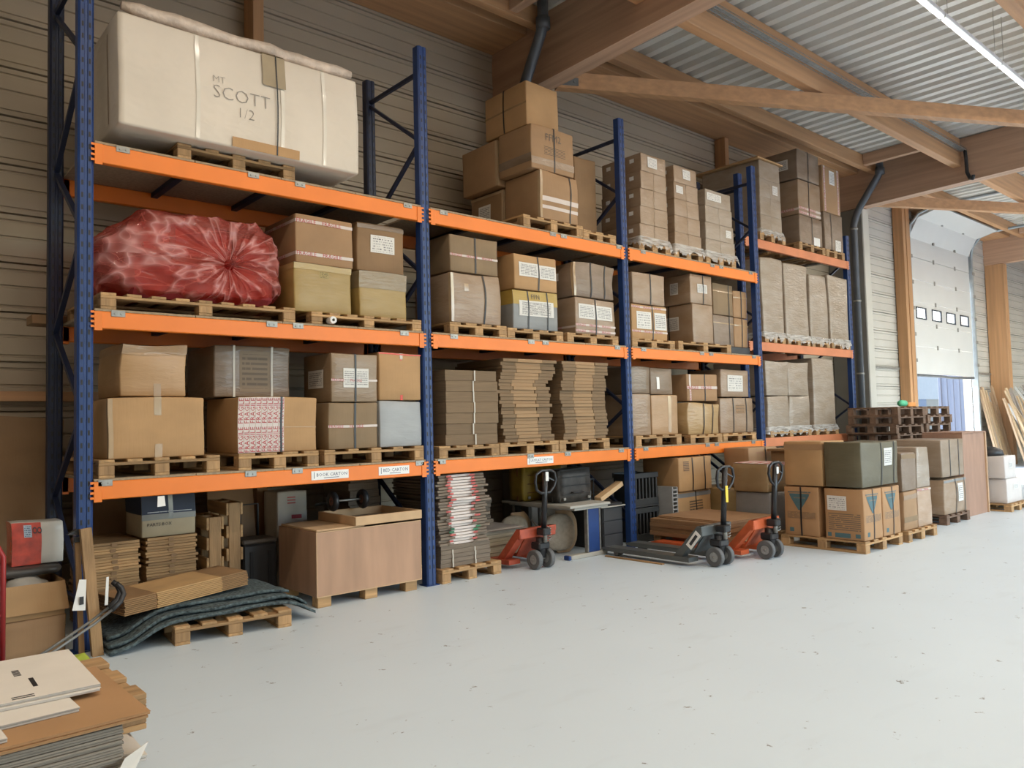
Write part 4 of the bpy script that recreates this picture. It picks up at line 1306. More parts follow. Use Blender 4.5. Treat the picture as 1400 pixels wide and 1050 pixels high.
m = MB(); C.text(m, 'F', 'FFN', -0.2, 0.6, 0.05, 0.006); m.build('lettering', GREYINK, o)
carton('brown box with two white labels and one strap in the second bay', 3.90, 4.50, 0.03, 0.55, 2.80, 3.16, KRAFT_L, bulge=0.008, parts=[('label', 'F', -0.8, 0.08, -0.25, 0.55, LABEL), ('label', 'F', 0.14, 0.95, -0.3, 0.5, LABEL), ('strap', (0.1,))])
pallet(5.01, -0.008, Z2, 'pallet under the wrapped boxes by the middle upright', w=0.82, d=1.1, h=0.10, nb=4)
carton('film wrapped box with two labels and pink tape bands', 4.77, 5.41, 0.03, 0.56, b, 2.79, FILMK, wob=0.006, parts=[('label', 'F', -0.85, -0.05, -0.15, 0.65, LABEL), ('label', 'F', 0.02, 0.85, -0.15, 0.65, LABEL), ('frag', 'F', -0.5, 0.022), ('frag', 'F', -0.82, 0.022), ('frag', 'L', -0.6, 0.022), ('strap', (0.0,))])
carton('slumped shiny wrapped box with two curved straps', 4.76, 5.40, 0.03, 0.56, 2.80, 3.18, FILMD, bulge=0.03, wob=0.016, parts=[('strap', (-0.2, 0.5)), ('label', 'L', -0.3, 0.3, 0.0, 0.45, LABEL), ('edge',)])

# ---- middle level, third bay
pallet(6.06, -0.008, Z2, 'pallet under the double labelled box in the third bay', w=0.8, d=1.1, h=0.10, nb=4)
carton('box with FRAGILE tapes at top and bottom and two labels in the third bay', 5.73, 6.39, 0.05, 0.56, b, 2.80, KRAFT_L, parts=[('frag', 'F', 0.85, 0.022), ('frag', 'F', -0.55, 0.022), ('label', 'F', -0.75, 0.05, -0.4, 0.6, LABEL3), ('label', 'F', 0.25, 0.95, -0.4, 0.6, LABEL), ('strap', (0.15,))])
carton('plain strapped wrapped box beside the middle upright in the third bay', 5.76, 6.36, 0.05, 0.56, 2.81, 3.18, FILMK, bulge=0.01, parts=[('strap', (0.08,))])
pallet(7.10, -0.008, Z2, 'wide pale pallet under the labelled boxes in the third bay', w=1.14, d=1.1, h=0.11, nb=5)
b = Z2 + 0.112
carton('large box with a dense side label under its labelled twin', 6.92, 7.36, 0.05, 0.46, b, 2.9, FILMK, parts=[('label', 'L', -0.85, 0.1, -0.3, 0.4, LABEL2), ('strapL', (-0.6,))])
carton('large strapped box with a front label and a side code sheet', 6.89, 7.36, 0.05, 0.46, 2.905, 3.28, FILMK, parts=[('label', 'L', -0.35, 0.2, -0.3, 0.5, LABEL2), ('label', 'F', -0.4, 0.5, -0.25, 0.35, LABEL2), ('strap', (0.15,))])
tag(MB().cbox(7.70, 8.30, 0.1, 0.9, Z2 + 0.0, Z2 + 0.11, 0.01).build('black_pallet', BLACKP), 'black plastic pallet at the right end of the middle shelf', 'pallet')
for lab, xa, xb, za, zb, mt in (('grey brown box with an arched print, lower left of the four small boxes', 7.52, 7.99, b, 2.81, FILMD), ('lower right box of the four small boxes, tan and strapped', 8.0, 8.33, b, 2.80, KRAFT),
                                ('grey box with an arched print, upper left of the four small boxes', 7.53, 7.99, 2.82, 3.24, GREYB), ('upper right box of the four small boxes, tan and strapped', 8.0, 8.33, 2.81, 3.18, KRAFT)):
    carton(lab, xa, xb, 0.15, 0.6, za, zb, mt, parts=[('strap', (0.1 if xa > 7.9 else 0.55,)), ('htape', 'F', 0.5, 0.015, CTAPE)])

# ---- middle level, second rack: four tall milky wrapped loads
RM = 2.53 + 0.002
for i, (xa, xb, zt, lab) in enumerate(((9.02, 9.60, 3.8, 'tall milky wrapped load with a diamond crease, next to the blue upright'), (9.66, 10.35, 3.8, 'second tall milky wrapped load of the far rack, widest'),
                                       (10.41, 10.98, 3.70, 'third milky wrapped load of the far rack with a sagging waist'), (11.06, 11.70, 3.74, 'fourth milky wrapped load of the far rack, next to the rain pipe'))):
    pallet((xa + xb) / 2, 0.29, RM, ('film covered pallet under the wrapped load next to the blue upright', 'film covered pallet under the widest wrapped load', 'film covered pallet under the sagging wrapped load', 'film covered pallet under the wrapped load by the rain pipe')[i], w=xb - xa, d=1.0, h=0.09, nb=3)
    o, C = carton(lab, xa, xb, 0.31, 0.9, RM + 0.092, zt, FILMW, bulge=0.014, wob=0.014, name='wrapped_load', cat='wrapped load')
    film_skirt(o, xb - xa, 0.9, 0.01, 0.1, 0.0, 20 + i, xb - xa)

# ---- lowest level, first bay
pallet(0.49, -0.008, Z1, 'pallet under the big plain box left on the lowest shelf', w=0.82, d=1.1)
carton('big plain tan box left on the lowest shelf', 0.15, 0.80, 0.03, 0.72, BP, 1.68, KRAFT_L, wob=0.006, parts=[('vtape', 0.0, 0.05, -1, -0.55), ('vtape', 0.0, 0.05, 0.4, 1), ('edge',)])
carton('crumpled film topped box on the big plain box', 0.25, 0.70, 0.13, 0.6, 1.695, 2.07, card('light kraft under film', (0.420, 0.246, 0.108), 0.25), bulge=0.012, wob=0.014, parts=[('top', 0.07, card('film cap', (0.400, 0.238, 0.108), 0.7)), ('vtape', 0.1, 0.05, -1, -0.5)])
pallet(1.37, -0.008, Z1, 'dark pallet under the box covered in fragile tape', w=0.66, d=1.1, nb=4)
carton('box half covered in upright red FRAGILE tapes', 1.05, 1.70, 0.03, 0.66, BP, 1.69, KRAFT_L, bulge=0.008, wob=0.006,
       parts=[('fragv', 'F', -0.93 + 0.142 * k, 0.044, -0.98, 0.98) for k in range(8)] + [('htape', 'F', -0.1, 0.004, CTAPE), ('strap', (0.06,))])
carton('dark strapped box with printed lines behind the fragile box', 0.97, 1.60, 0.3, 0.6, 1.70, 2.11, FILMD, parts=[('strap', (-0.5, 0.5), WSTRAP), ('print', 'F', -0.35, 0.45, -0.8, 0.8, printed('lines on dark kraft', (0.22, 0.15, 0.085), (0.12, 0.08, 0.045), 8, fill=0.6, words=8))])
pallet(2.24, -0.008, Z1, 'wide pallet under four boxes by the second upright', w=0.98, d=1.1)
carton('grey brown box with a FRAGILE band under the labelled wrapped box', 1.81, 2.275, 0.03, 0.5, BP, 1.645, GREYB, parts=[('frag', 'F', -0.02, 0.02), ('strap', (0.05,)), ('label', 'L', -0.5, 0.0, -0.5, 0.4, PAPER)])
carton('shiny wrapped box with two white sheets and one strap', 1.84, 2.28, 0.03, 0.5, 1.65, 2.06, card('grey carton film', (0.250, 0.163, 0.086), 0.5), parts=[('frag', 'F', -0.1, 0.017), ('label', 'F', -0.5, 0.0, -0.4, 0.4, LABEL), ('label', 'F', 0.04, 0.6, -0.4, 0.4, LABEL), ('strap', (0.02,)), ('label', 'L', -0.6, 0.5, -0.4, 0.35, LABEL)])
carton('pale grey plastic covered box beside the second upright', 2.30, 2.735, 0.03, 0.5, BP, 1.655, card('pale grey plastic', (0.33, 0.335, 0.335), 0.15), wob=0.006)
carton('tan box with red tape along its top edge', 2.30, 2.735, 0.03, 0.5, 1.665, 2.08, KRAFT_L, wob=0.006, parts=[('htape', 'F', 0.95, 0.012, RTAPE), ('vtape', 0.05, 0.03, 0.75, 1), ('print', 'F', -0.02, 0.10, -1, -0.78, RTAPE), ('print', 'F', -0.02, 0.06, 0.7, 0.95, RTAPE)])

# ---- lowest level, second bay: bundles of flat cartons
FLATM = M('corrugated flat carton', (0.20, 0.128, 0.068), 0.8, var=0.18, scale=4, stretch=(1, 1, 60), rnd=0.08)
FLATL = M('light flat carton panel', (0.33, 0.205, 0.105), 0.8, var=0.14, scale=4, stretch=(1, 1, 60), rnd=0.06)
def flat(x0, x1, y0, d, z0, z1, label, group, mid=None, mats=None, bow=0.0, rot=0.0, strap=None, name='flat_carton', cat='flat carton', rough_edge=0.006):
    """a folded carton or tied bundle: two side flaps and a middle panel with slightly uneven edges"""
    m = MB()
    w = x1 - x0
    cuts = [-w / 2, w / 2] if mid is None else [-w / 2, -w / 2 + w * mid[0], -w / 2 + w * mid[1], w / 2]
    for i in range(len(cuts) - 1):
        m.cur = 1 if (mid is not None and i == 1) else 0
        j = random.uniform(-rough_edge, rough_edge)
        m.cbox(cuts[i] + 0.0008, cuts[i + 1] - 0.0008, j, d, 0.0004, z1 - z0 - 0.0008, 0.002)
    o = m.build(name, mats or [FLATM, FLATL], None, ((x0 + x1) / 2, y0, z0), rot)
    tag(o, label, cat, group)
    if strap:
        for sx in strap:
            s = MB().box(sx * w / 2 - 0.007, sx * w / 2 + 0.007, -0.012, -0.009, 0, z1 - z0).build('strap', WSTRAP, o)
    return o
pallet(3.26, -0.008, Z1, 'pallet under the strapped bundles of flat cartons', w=0.72, d=1.1, h=0.11, nb=4)
z = Z1 + 0.111
for k in range(7):
    hh = (1.95 - z) / (7 - k) if k < 6 else 1.95 - z
    flat(3.01 + random.uniform(-0.006, 0.006), 3.64 + random.uniform(-0.008, 0.012), 0.03, 0.7, z, z + hh, 'strapped bundle of flat grey brown cartons in the left stack of the second bay', 'strapped flat carton bundles',
         strap=(0.05 + random.uniform(-0.06, 0.06),), mats=[M('grey flat bundle', (0.185, 0.122, 0.068), 0.8, var=0.2, scale=4, stretch=(1, 1, 70), rnd=0.06)] * 2)
    z += hh
pallet(4.03, -0.008, Z1, 'pallet under the crooked stack of flat cartons', w=0.8, d=1.1, h=0.115, nb=4)
z = Z1 + 0.116; k = 0
n_l = 24
hh = (2.085 - z) / n_l
for k in range(n_l):
    t_ = k / n_l
    sh = -0.03 * t_ + 0.05 * (1 - t_) if t_ < 0.55 else (-0.02 if t_ < 0.72 else 0.03)
    flat(3.68 + sh + random.uniform(-0.02, 0.02), 4.36 + sh + random.uniform(-0.03, 0.03) + (0.06 if t_ > 0.72 else 0), 0.05 + random.uniform(-0.015, 0.02), 0.75, z, z + hh,
         'flat carton in the crooked middle stack of the second bay', 'flat cartons of the crooked stack', mid=(0.26, 0.72))
    z += hh
pallet(4.83, -0.008, Z1, 'pallet under the wavy stack of flat cartons', w=0.78, d=1.1, h=0.115, nb=4)
z = Z1 + 0.116
for k in range(n_l):
    t_ = k / n_l
    sh = 0.02 * math.sin(t_ * 9)
    flat(4.55 + sh + random.uniform(-0.012, 0.012), 5.24 + sh * 0.5 + random.uniform(-0.015, 0.015) + (0.04 if t_ > 0.8 else 0), 0.05 + random.uniform(-0.012, 0.012), 0.75, z, z + hh,
         'flat carton in the wavy right stack of the second bay', 'flat cartons of the wavy stack', mid=(0.28, 0.70))
    z += hh
carton('tall dark strapped box behind the third upright on the lowest shelf', 5.68, 6.10, 0.62, 0.45, BP, 2.07, KRAFT_D, parts=[('strapL', (0.2,))])

# ---- lowest level, third bay
pallet(6.10, -0.008, Z1, 'pallet under two light boxes right of the third upright', w=0.86, d=1.1, nb=4)
carton('light wrapped box right of the third upright, under a striped grey box', 5.67, 6.02, 0.05, 0.5, BP, 1.74, FILMK)
carton('tan box with a glossy corner under the grey box with a white slip', 6.04, 6.54, 0.05, 0.5, BP, 1.73, card('tan film corner', (0.400, 0.238, 0.115), 0.3), parts=[('vtape', 0.35, 0.06, -0.9, 0.95)])
carton('striped grey wrapped box right of the third upright', 5.74, 6.08, 0.1, 0.5, 1.75, 2.07, card('grey striped film', (0.190, 0.128, 0.072), 0.7), wob=0.008)
carton('grey box with a small white upright slip', 6.10, 6.52, 0.1, 0.5, 1.74, 2.06, card('grey slip box', (0.200, 0.132, 0.076), 0.4), parts=[('label', 'F', -0.5, -0.25, -0.6, 0.3, PAPER)])
pallet(7.05, -0.008, Z1, 'pallet under the rounded strapped box in the third bay', w=0.68, d=1.1, h=0.105, nb=4)
carton('rounded shiny wrapped box with two curved straps in the third bay', 6.75, 7.40, 0.05, 0.5, Z1 + 0.107, 1.62, card('glossy tan film', (0.400, 0.246, 0.094), 0.6), bulge=0.04, wob=0.016, parts=[('strap', (-0.1, 0.5))])
carton('box with a cross of FRAGILE tape on the rounded box', 6.79, 7.44, 0.08, 0.5, 1.66, 2.0, KRAFT, parts=[('fragv', 'F', -0.8, 0.035, -0.98, 0.98), ('frag', 'F', 0.0, 0.035), ('strap', (0.15,))])
pallet(7.80, -0.008, Z1, 'pallet under the labelled box at the end of the lowest shelf', w=0.78, d=1.1, h=0.105, nb=4)
carton('tan strapped box under the square labelled box', 7.49, 8.27, 0.08, 0.5, Z1 + 0.107, 1.70, FILMK, bulge=0.012, parts=[('strap', (-0.25, 0.55)), ('print', 'F', -0.1, 0.45, 0.1, 0.6, CARDPRINT)])
carton('wrapped box with one square white label at the end of the lowest shelf', 7.53, 8.18, 0.08, 0.5, 1.715, 2.08, FILMK, parts=[('label', 'F', -0.55, 0.55, -0.6, 0.6, LABEL3)])

# ---- lowest level, second rack
RL = 1.13 + 0.002
pallet(9.68, 0.30, RL, 'film covered pallet under the two column wrapped load', w=1.2, d=1.0, h=0.09)
t = thing('wrapped_load', 'double column milky wrapped load on the lowest beam of the far rack', 'wrapped load', (9.68, 0.78, RL + 0.092))
for c in range(2):
    for r in range(2):
        carton('', -0.62 + c * 0.62 + 0.003, 0.0 + c * 0.62 - 0.003, -0.45, 0.9, r * 0.525 + 0.001, r * 0.525 + 0.522, FILMW, bulge=0.008, wob=0.012, parent=t, name='carton_layer')
film_skirt(t, 1.24, 0.9, 0.01, 0.1, 0, 40, 1.24)
pallet(10.80, 0.30, RL, 'film covered pallet under the narrow grey wrapped load', w=0.74, d=1.0, h=0.09, nb=3)
o, C = carton('narrow tall grey wrapped load at the end of the far rack', 10.42, 11.12, 0.32, 0.9, RL + 0.092, 2.35, FILMW, bulge=0.01, wob=0.01, name='wrapped_load', cat='wrapped load')
film_skirt(o, 0.7, 0.9, 0.01, 0.06, 0, 41, 0.74)
# folded dark handling trolley parked behind
t = thing('folded_trolley', 'dark blue folded trolley standing at the end of the far rack', 'trolley', (11.44, 0.62, 0))
for xx in (-0.15, 0.15):
    MB().tube([(xx, 0, 0.0), (xx, 0, 1.9), (xx * 0.7, 0.02, 2.02)], 0.03, 8).build('trolley_tube', BLUE_D, t)
for zz in (0.3, 0.75, 1.25, 1.5, 1.8):
    MB().tube([(-0.15, 0, zz), (0.15, 0, zz)], 0.02, 8).build('trolley_rung', BLUE_D, t)

# ================================================================== things on the floor
# ---- pallet trucks
def pallet_truck(label, x, y, rot, paint, black_frame, loop, sticker=None, badge=False):
    t = thing('pallet_truck', label, 'pallet truck', (x, y, 0), rot)
    PT = paint
    BK = M('black enamel', (0.018, 0.018, 0.02), 0.35, var=0.2)
    for s in (-1, 1):
        f = MB()
        xa, xb = (s * 0.2 - 0.075, s * 0.2 + 0.075)
        # fork: channel with tapered tip
        f.prism([(0.16, 0.045), (0.16, 0.09), (1.24, 0.09), (1.30, 0.075), (1.30, 0.06), (1.22, 0.045)], 'x', xa, xb)
        fk = f.build('fork', PT, t)
        MB().disc_y(s * 0.2, 1.12, 0.036, 0.036, 0.09, 14, 'x').build('load_roller', RUBBER, t)
        # slanted shoulder plate from the fork heel up to the pump
        p = MB().prism([(0.36, 0.091), (0.26, 0.091), (0.02, 0.35), (0.02, 0.40), (0.07, 0.40)], 'x', s * 0.2 - 0.05 - (s > 0) * 0.0, s * 0.2 + 0.05)
        p.build('shoulder_plate', PT, t)
    MB().cbox(-0.249, 0.249, 0.018, 0.088, 0.30, 0.40, 0.01).build('cross_head', PT, t)
    MB().bar((0, 0.20, 0.12), (0, 0.05, 0.34), 0.28, 0.015, (0, 1, 1)).build('front_plate', PT, t)
    MB().cbox(-0.075, 0.075, -0.07, 0.06, 0.19, 0.26, 0.012).build('axle_head', BK, t)
    for s in (-1, 1):
        w = MB().disc_y(s * 0.085, -0.01, 0.095, 0.095, 0.055, 22, 'x', 0.05)
        wo = w.build('steer_wheel', RUBBER, t)
        h = MB().disc_y(s * 0.085, -0.01, 0.095, 0.0495, 0.05, 18, 'x', 0.012)
        for k in range(5):
            a = k * 2 * math.pi / 5
            h.disc_y(s * 0.085 + s * 0.027, -0.01 + 0.032 * math.cos(a), 0.095 + 0.032 * math.sin(a), 0.008, 0.004, 8, 'x')
        h.build('wheel_hub', M('pale wheel hub', (0.35, 0.35, 0.34), 0.4, 0.3), wo)
    MB().tube([(-0.12, -0.01, 0.095), (0.12, -0.01, 0.095)], 0.011, 8).build('axle', ZINC, t)
    MB().tube([(0, -0.01, 0.11), (0, -0.01, 0.30)], 0.05, 12).build('pump_body', BK, t)
    MB().tube([(0.0, -0.075, 0.262), (0.0, -0.075, 0.40)], 0.022, 10).build('lift_piston', ZINC, t)
    sp = MB().tube([(0.045 + 0.02 * math.cos(a * 0.9), -0.085 + 0.02 * math.sin(a * 0.9), 0.275 + a * 0.0035) for a in range(40)], 0.004, 5)
    sp.build('spring', ZINC, t)
    MB().cbox(-0.05, 0.05, -0.11, 0.0, 0.33, 0.40, 0.01).build('handle_hinge', BK, t)
    MB().tube([(0, -0.06, 0.40), (0, -0.10, 0.96)], 0.028, 10).build('handle_shaft', BK, t)
    if loop == 'D':
        pts = [(-0.13, -0.105, 0.93), (-0.14, -0.10, 0.86), (-0.12, -0.096, 0.78), (-0.06, -0.094, 0.745), (0.06, -0.094, 0.745), (0.12, -0.096, 0.80), (0.145, -0.10, 0.86), (0.12, -0.105, 0.94), (0.06, -0.108, 0.965), (-0.06, -0.108, 0.965)]
    else:
        pts = [(0, -0.09, 0.72), (-0.10, -0.096, 0.80), (-0.135, -0.10, 0.87), (-0.12, -0.105, 0.94), (-0.06, -0.108, 0.975), (0.06, -0.108, 0.975), (0.12, -0.105, 0.94), (0.135, -0.10, 0.87), (0.10, -0.096, 0.80)]
    MB().tube(pts, 0.014, 8, closed=True).build('handle_loop', BK, t)
    MB().bar((0.02, -0.10, 0.90), (0.10, -0.115, 0.86), 0.018, 0.012).build('release_lever', BK, t)
    if sticker:
        MB().cbox(-0.02, 0.02, -0.127 if sticker[2] == 'w' else -0.115, -0.122 if sticker[2] == 'w' else -0.108, sticker[0], sticker[1], 0.002).build('sticker', PAPER if sticker[2] == 'w' else M('yellow sticker', (0.80, 0.58, 0.05), 0.4), t)
    if badge:
        m = MB()
        m.cur = 0
        m.bar((-0.2517, 0.175, 0.19), (-0.2517, 0.055, 0.335), 0.075, 0.003, (1, 0, 0))
        m.build('badge', PAPER, t)
        m = MB().bar((-0.2537, 0.155, 0.215), (-0.2537, 0.075, 0.312), 0.03, 0.0015, (1, 0, 0)).build('badge_print', BLACKINK, t)
    return t
PRED = M('red truck paint', (0.42, 0.075, 0.035), 0.45, var=0.25, scale=10)
PORG = M('orange red truck paint', (0.56, 0.11, 0.035), 0.45, var=0.15, scale=10)
PGRY = M('grey truck paint', (0.085, 0.092, 0.09), 0.4, var=0.12, scale=10)
pallet_truck('worn red pallet truck beside the white and red flat cartons', 4.02, -0.12, 0.02, PRED, True, 'D', (0.86, 0.95, 'w'))
pallet_truck('grey pallet truck with a yellow strip on its black handle', 5.27, -1.34, 0.0, PGRY, True, 'D', (0.62, 0.78, 'y'), badge=True)
pallet_truck('orange red pallet truck with a heart shaped handle', 5.95, -1.48, 0.02, PORG, True, 'heart', (0.86, 0.93, 'w'))

# ---- plywood crate, its tray and what lies on it
PLY = M('birch plywood', (0.42, 0.245, 0.15), 0.6, var=0.14, scale=3, stretch=(2.5, 2.5, 0.4))
PLYE = M('pale plywood edge', (0.55, 0.36, 0.20), 0.7, var=0.1)
t = thing('plywood_crate', 'large plywood crate on wooden feet under the first bay', 'crate', (2.15, 0.32, 0))
MB().cbox(-0.50, 0.50, -0.37, -0.352, 0.085, 0.60, 0.003).build('crate_panel', PLY, t)
MB().cbox(-0.50, -0.482, -0.351, 0.33, 0.085, 0.60, 0.003).build('crate_panel', PLY, t)
MB().cbox(0.482, 0.50, -0.351, 0.33, 0.085, 0.60, 0.003).build('crate_panel', PLY, t)
MB().cbox(-0.48, 0.48, 0.312, 0.33, 0.085, 0.60, 0.003).build('crate_panel', PLY, t)
MB().cbox(-0.48, 0.48, -0.35, 0.311, 0.085, 0.10, 0.003).build('crate_floor', PLY, t)
m = MB()
m.box(-0.503, 0.503, -0.3715, -0.3702, 0.597, 0.603); m.box(-0.503, -0.497, -0.3715, -0.3702, 0.085, 0.597); m.box(0.497, 0.503, -0.3715, -0.3702, 0.085, 0.597); m.box(-0.497, 0.497, -0.3715, -0.3702, 0.083, 0.091)
m.build('panel_edge', PLYE, t)
for fx in (-0.43, 0.0, 0.40):
    for fy in (-0.36, 0.22):
        MB().cbox(fx - 0.06, fx + 0.06, fy, fy + 0.1, 0, 0.085, 0.004).build('crate_foot', WOOD_X, t)
tag(MB().cbox(1.66, 2.10, -0.03, 0.62, 0.6015, 0.618, 0.003).build('plywood_sheet', PLYE), 'thin plywood sheet on the left of the crate top', 'board')
t = thing('wooden_tray', 'shallow wooden tray frame lying on the plywood crate', 'tray', (2.33, 0.27, 0.6185))
for a in ((-0.33, 0.33, -0.33, -0.31), (-0.33, 0.33, 0.31, 0.33), (-0.33, -0.312, -0.309, 0.309), (0.312, 0.33, -0.309, 0.309)):
    MB().cbox(*a, 0.0, 0.075, 0.003).build('tray_side', PLYE, t)
MB().cbox(-0.311, 0.311, -0.309, 0.309, 0.0, 0.01, 0.002).build('tray_bottom', CHIP, t)
t = thing('hand_truck', 'dark hand truck with two pneumatic wheels lying on the tray', 'hand truck', (2.22, 0.46, 0.695))
for s in (-1, 1):
    w = MB().tube([(s * 0.15, 0.062 * math.cos(a * math.pi / 10), 0.09 + 0.062 * math.sin(a * math.pi / 10)) for a in range(20)], 0.028, 8, closed=True).build('tyre', BLACKP, t)
    MB().disc_y(s * 0.15, 0, 0.09, 0.042, 0.03, 16, 'x', 0.01).build('wheel_hub', M('dull red hub', (0.20, 0.10, 0.08), 0.5), w)
MB().tube([(-0.16, 0, 0.09), (0.16, 0, 0.09)], 0.01, 8).build('axle', ZINC, t)
for s in (-1, 1):
    MB().tube([(s * 0.10, 0.0, 0.09), (s * 0.10, 0.30, 0.05), (s * 0.10, 0.42, 0.03)], 0.012, 8).build('frame_tube', BLACKP, t)
carton('white carton with red print standing behind the crate', 1.78, 2.07, 0.95, 0.3, 0.0, 0.86, M('white carton board', (0.55, 0.50, 0.43), 0.6, var=0.08), parts=[('print', 'F', -0.35, 0.2, 0.72, 0.9, printed('red block print', (0.55, 0.50, 0.43), (0.5, 0.06, 0.04), 3, fill=0.8, words=10, margin=0.0)), ('print', 'F', -0.1, 0.6, 0.42, 0.5, REDINK)])
t = thing('trolley_case', 'black wheeled tool box with a pull handle beside the crate', 'tool box', (1.50, 0.80, 0))
MB().cbox(-0.15, 0.15, -0.12, 0.14, 0.04, 0.46, 0.015).build('case_body', BLACKP, t)
MB().cbox(-0.155, 0.155, -0.125, 0.145, 0.462, 0.50, 0.012).build('case_lid', M('dusty black lid', (0.09, 0.075, 0.06), 0.6), t)
for s in (-1, 1):
    MB().disc_y(s * 0.1, 0.1, 0.05, 0.05, 0.03, 14, 'x').build('case_wheel', RUBBER, t)
    MB().cbox(s * 0.08 - 0.015, s * 0.08 + 0.015, -0.128, -0.121, 0.10, 0.40, 0.003).build('case_rib', DARK, t)
MB().tube([(-0.08, 0.12, 0.50), (-0.08, 0.12, 0.78), (0.08, 0.12, 0.78), (0.08, 0.12, 0.50)], 0.01, 8).build('pull_handle', BLACKP, t)

# ---- folded wooden collars in two piles, a carton on top
def collar(x0, x1, y0, z, h, label, j):
    w = x1 - x0
    o = MB().cbox(-w / 2 + j, w / 2 + j, 0, 0.55, 0.0005, h * 0.48, 0.002).cbox(-w / 2 - j * 0.6, w / 2 - j * 0.6, 0.006, 0.55, h * 0.52, h - 0.0005, 0.002).build('folded_collar', WOOD_X, None, ((x0 + x1) / 2, y0, z))
    tag(o, label, 'wooden collar', 'folded wooden collars')
    MB().cbox(-0.02 + j, 0.02 + j, -0.003, -0.0005, h * 0.2, h * 0.8, 0.001).build('hinge', KRAFT_D, o)
for (xa, xb, lab) in ((0.13, 0.48, 'folded wooden pallet collar in the left pile by the upright'), (0.53, 0.90, 'folded wooden pallet collar in the right pile under the printed carton')):
    z = 0.13; n_ = 12; h = (0.632 - z) / n_
    pallet((xa + xb) / 2, 0.46, 0, 'pallet under the left pile of wooden collars' if xa < 0.3 else 'pallet under the right pile of wooden collars', w=xb - xa, d=0.6, h=0.129, nb=3)
    for k in range(n_):
        collar(xa, xb, 0.5 + random.uniform(-0.012, 0.012), z, h, lab, random.choice((-0.008, 0.0, 0.006, 0.01)))
        z += h
o, C = carton('cream and dark blue carton printed PARTS BOX on the wooden collars', 0.50, 0.90, 0.52, 0.42, 0.635, 0.965, M('cream carton', (0.42, 0.34, 0.22), 0.7, var=0.08), name='parts_carton')
m = MB(); C.patch(m, 'F', -1, 1, 0.05, 1, 0.002); C.patch(m, 'L', -1, 1, 0.05, 1, 0.002); m.build('blue_print', M('dark blue print', (0.012, 0.02, 0.045), 0.6), o)
m = MB(); C.patch(m, 'F', -1, 1, -0.22, 0.05, 0.0024); m.build('tape', M('grey tape', (0.22, 0.21, 0.18), 0.3), o)
m = MB(); C.patch(m, 'F', -0.03, 0.14, -0.22, 1, 0.0032); m.build('tape', M('pale clear tape', (0.24, 0.24, 0.21), 0.25), o)
m = MB(); C.text(m, 'F', 'PARTS BOX', -0.8, -0.5, 0.024, 0.004); m.build('lettering', BLACKINK, o)
m = MB(); C.patch(m, 'F', -0.8, 0.85, 0.1, 0.17, 0.0036); m.build('small_print', printed('white row of print', (0.012, 0.02, 0.045), (0.5, 0.5, 0.5), 1, fill=0.62, words=24, margin=0.0), o)
tag(MB().add([(0.455, -0.02, 0.985), (0.50, -0.02, 0.985), (0.505, -0.03, 0.915), (0.45, -0.03, 0.912), (0.455, -0.018, 0.985), (0.50, -0.018, 0.985), (0.505, -0.028, 0.915), (0.45, -0.028, 0.912)],
             [(0, 3, 2, 1), (4, 5, 6, 7), (0, 1, 5, 4), (1, 2, 6, 5), (2, 3, 7, 6), (3, 0, 4, 7)]).build('paper_tag', PAPER), 'torn paper slip hanging from the lowest beam', 'paper')

# ---- two pallets standing on edge
for xx, yy, w_, d_, lab in ((0.99, 0.53, 0.45, 0.74, 'shorter wooden pallet standing on edge in front of its taller twin'), (1.16, 0.56, 0.5, 0.84, 'taller wooden pallet standing on edge beside the black tool box')):
    t = thing('wooden_pallet', lab, 'pallet', (xx, yy, 0.0), -0.06, 'wooden pallets')
    for q in range(3):
        yq = q * (w_ - 0.03) / 2
        MB().cbox(0.021, 0.115, yq, yq + 0.03, 0.0, d_, 0.004).build('stringer', WOOD_Z, t)
    for side in (0, 1):
        for q in range(5):
            zq = 0.0 + q * (d_ - 0.1) / 4
            MB().cbox(0.0 if side == 0 else 0.116, 0.02 if side == 0 else 0.136, 0.0, w_, zq, zq + 0.1, 0.003).build('deck_board', WOOD_Y, t)

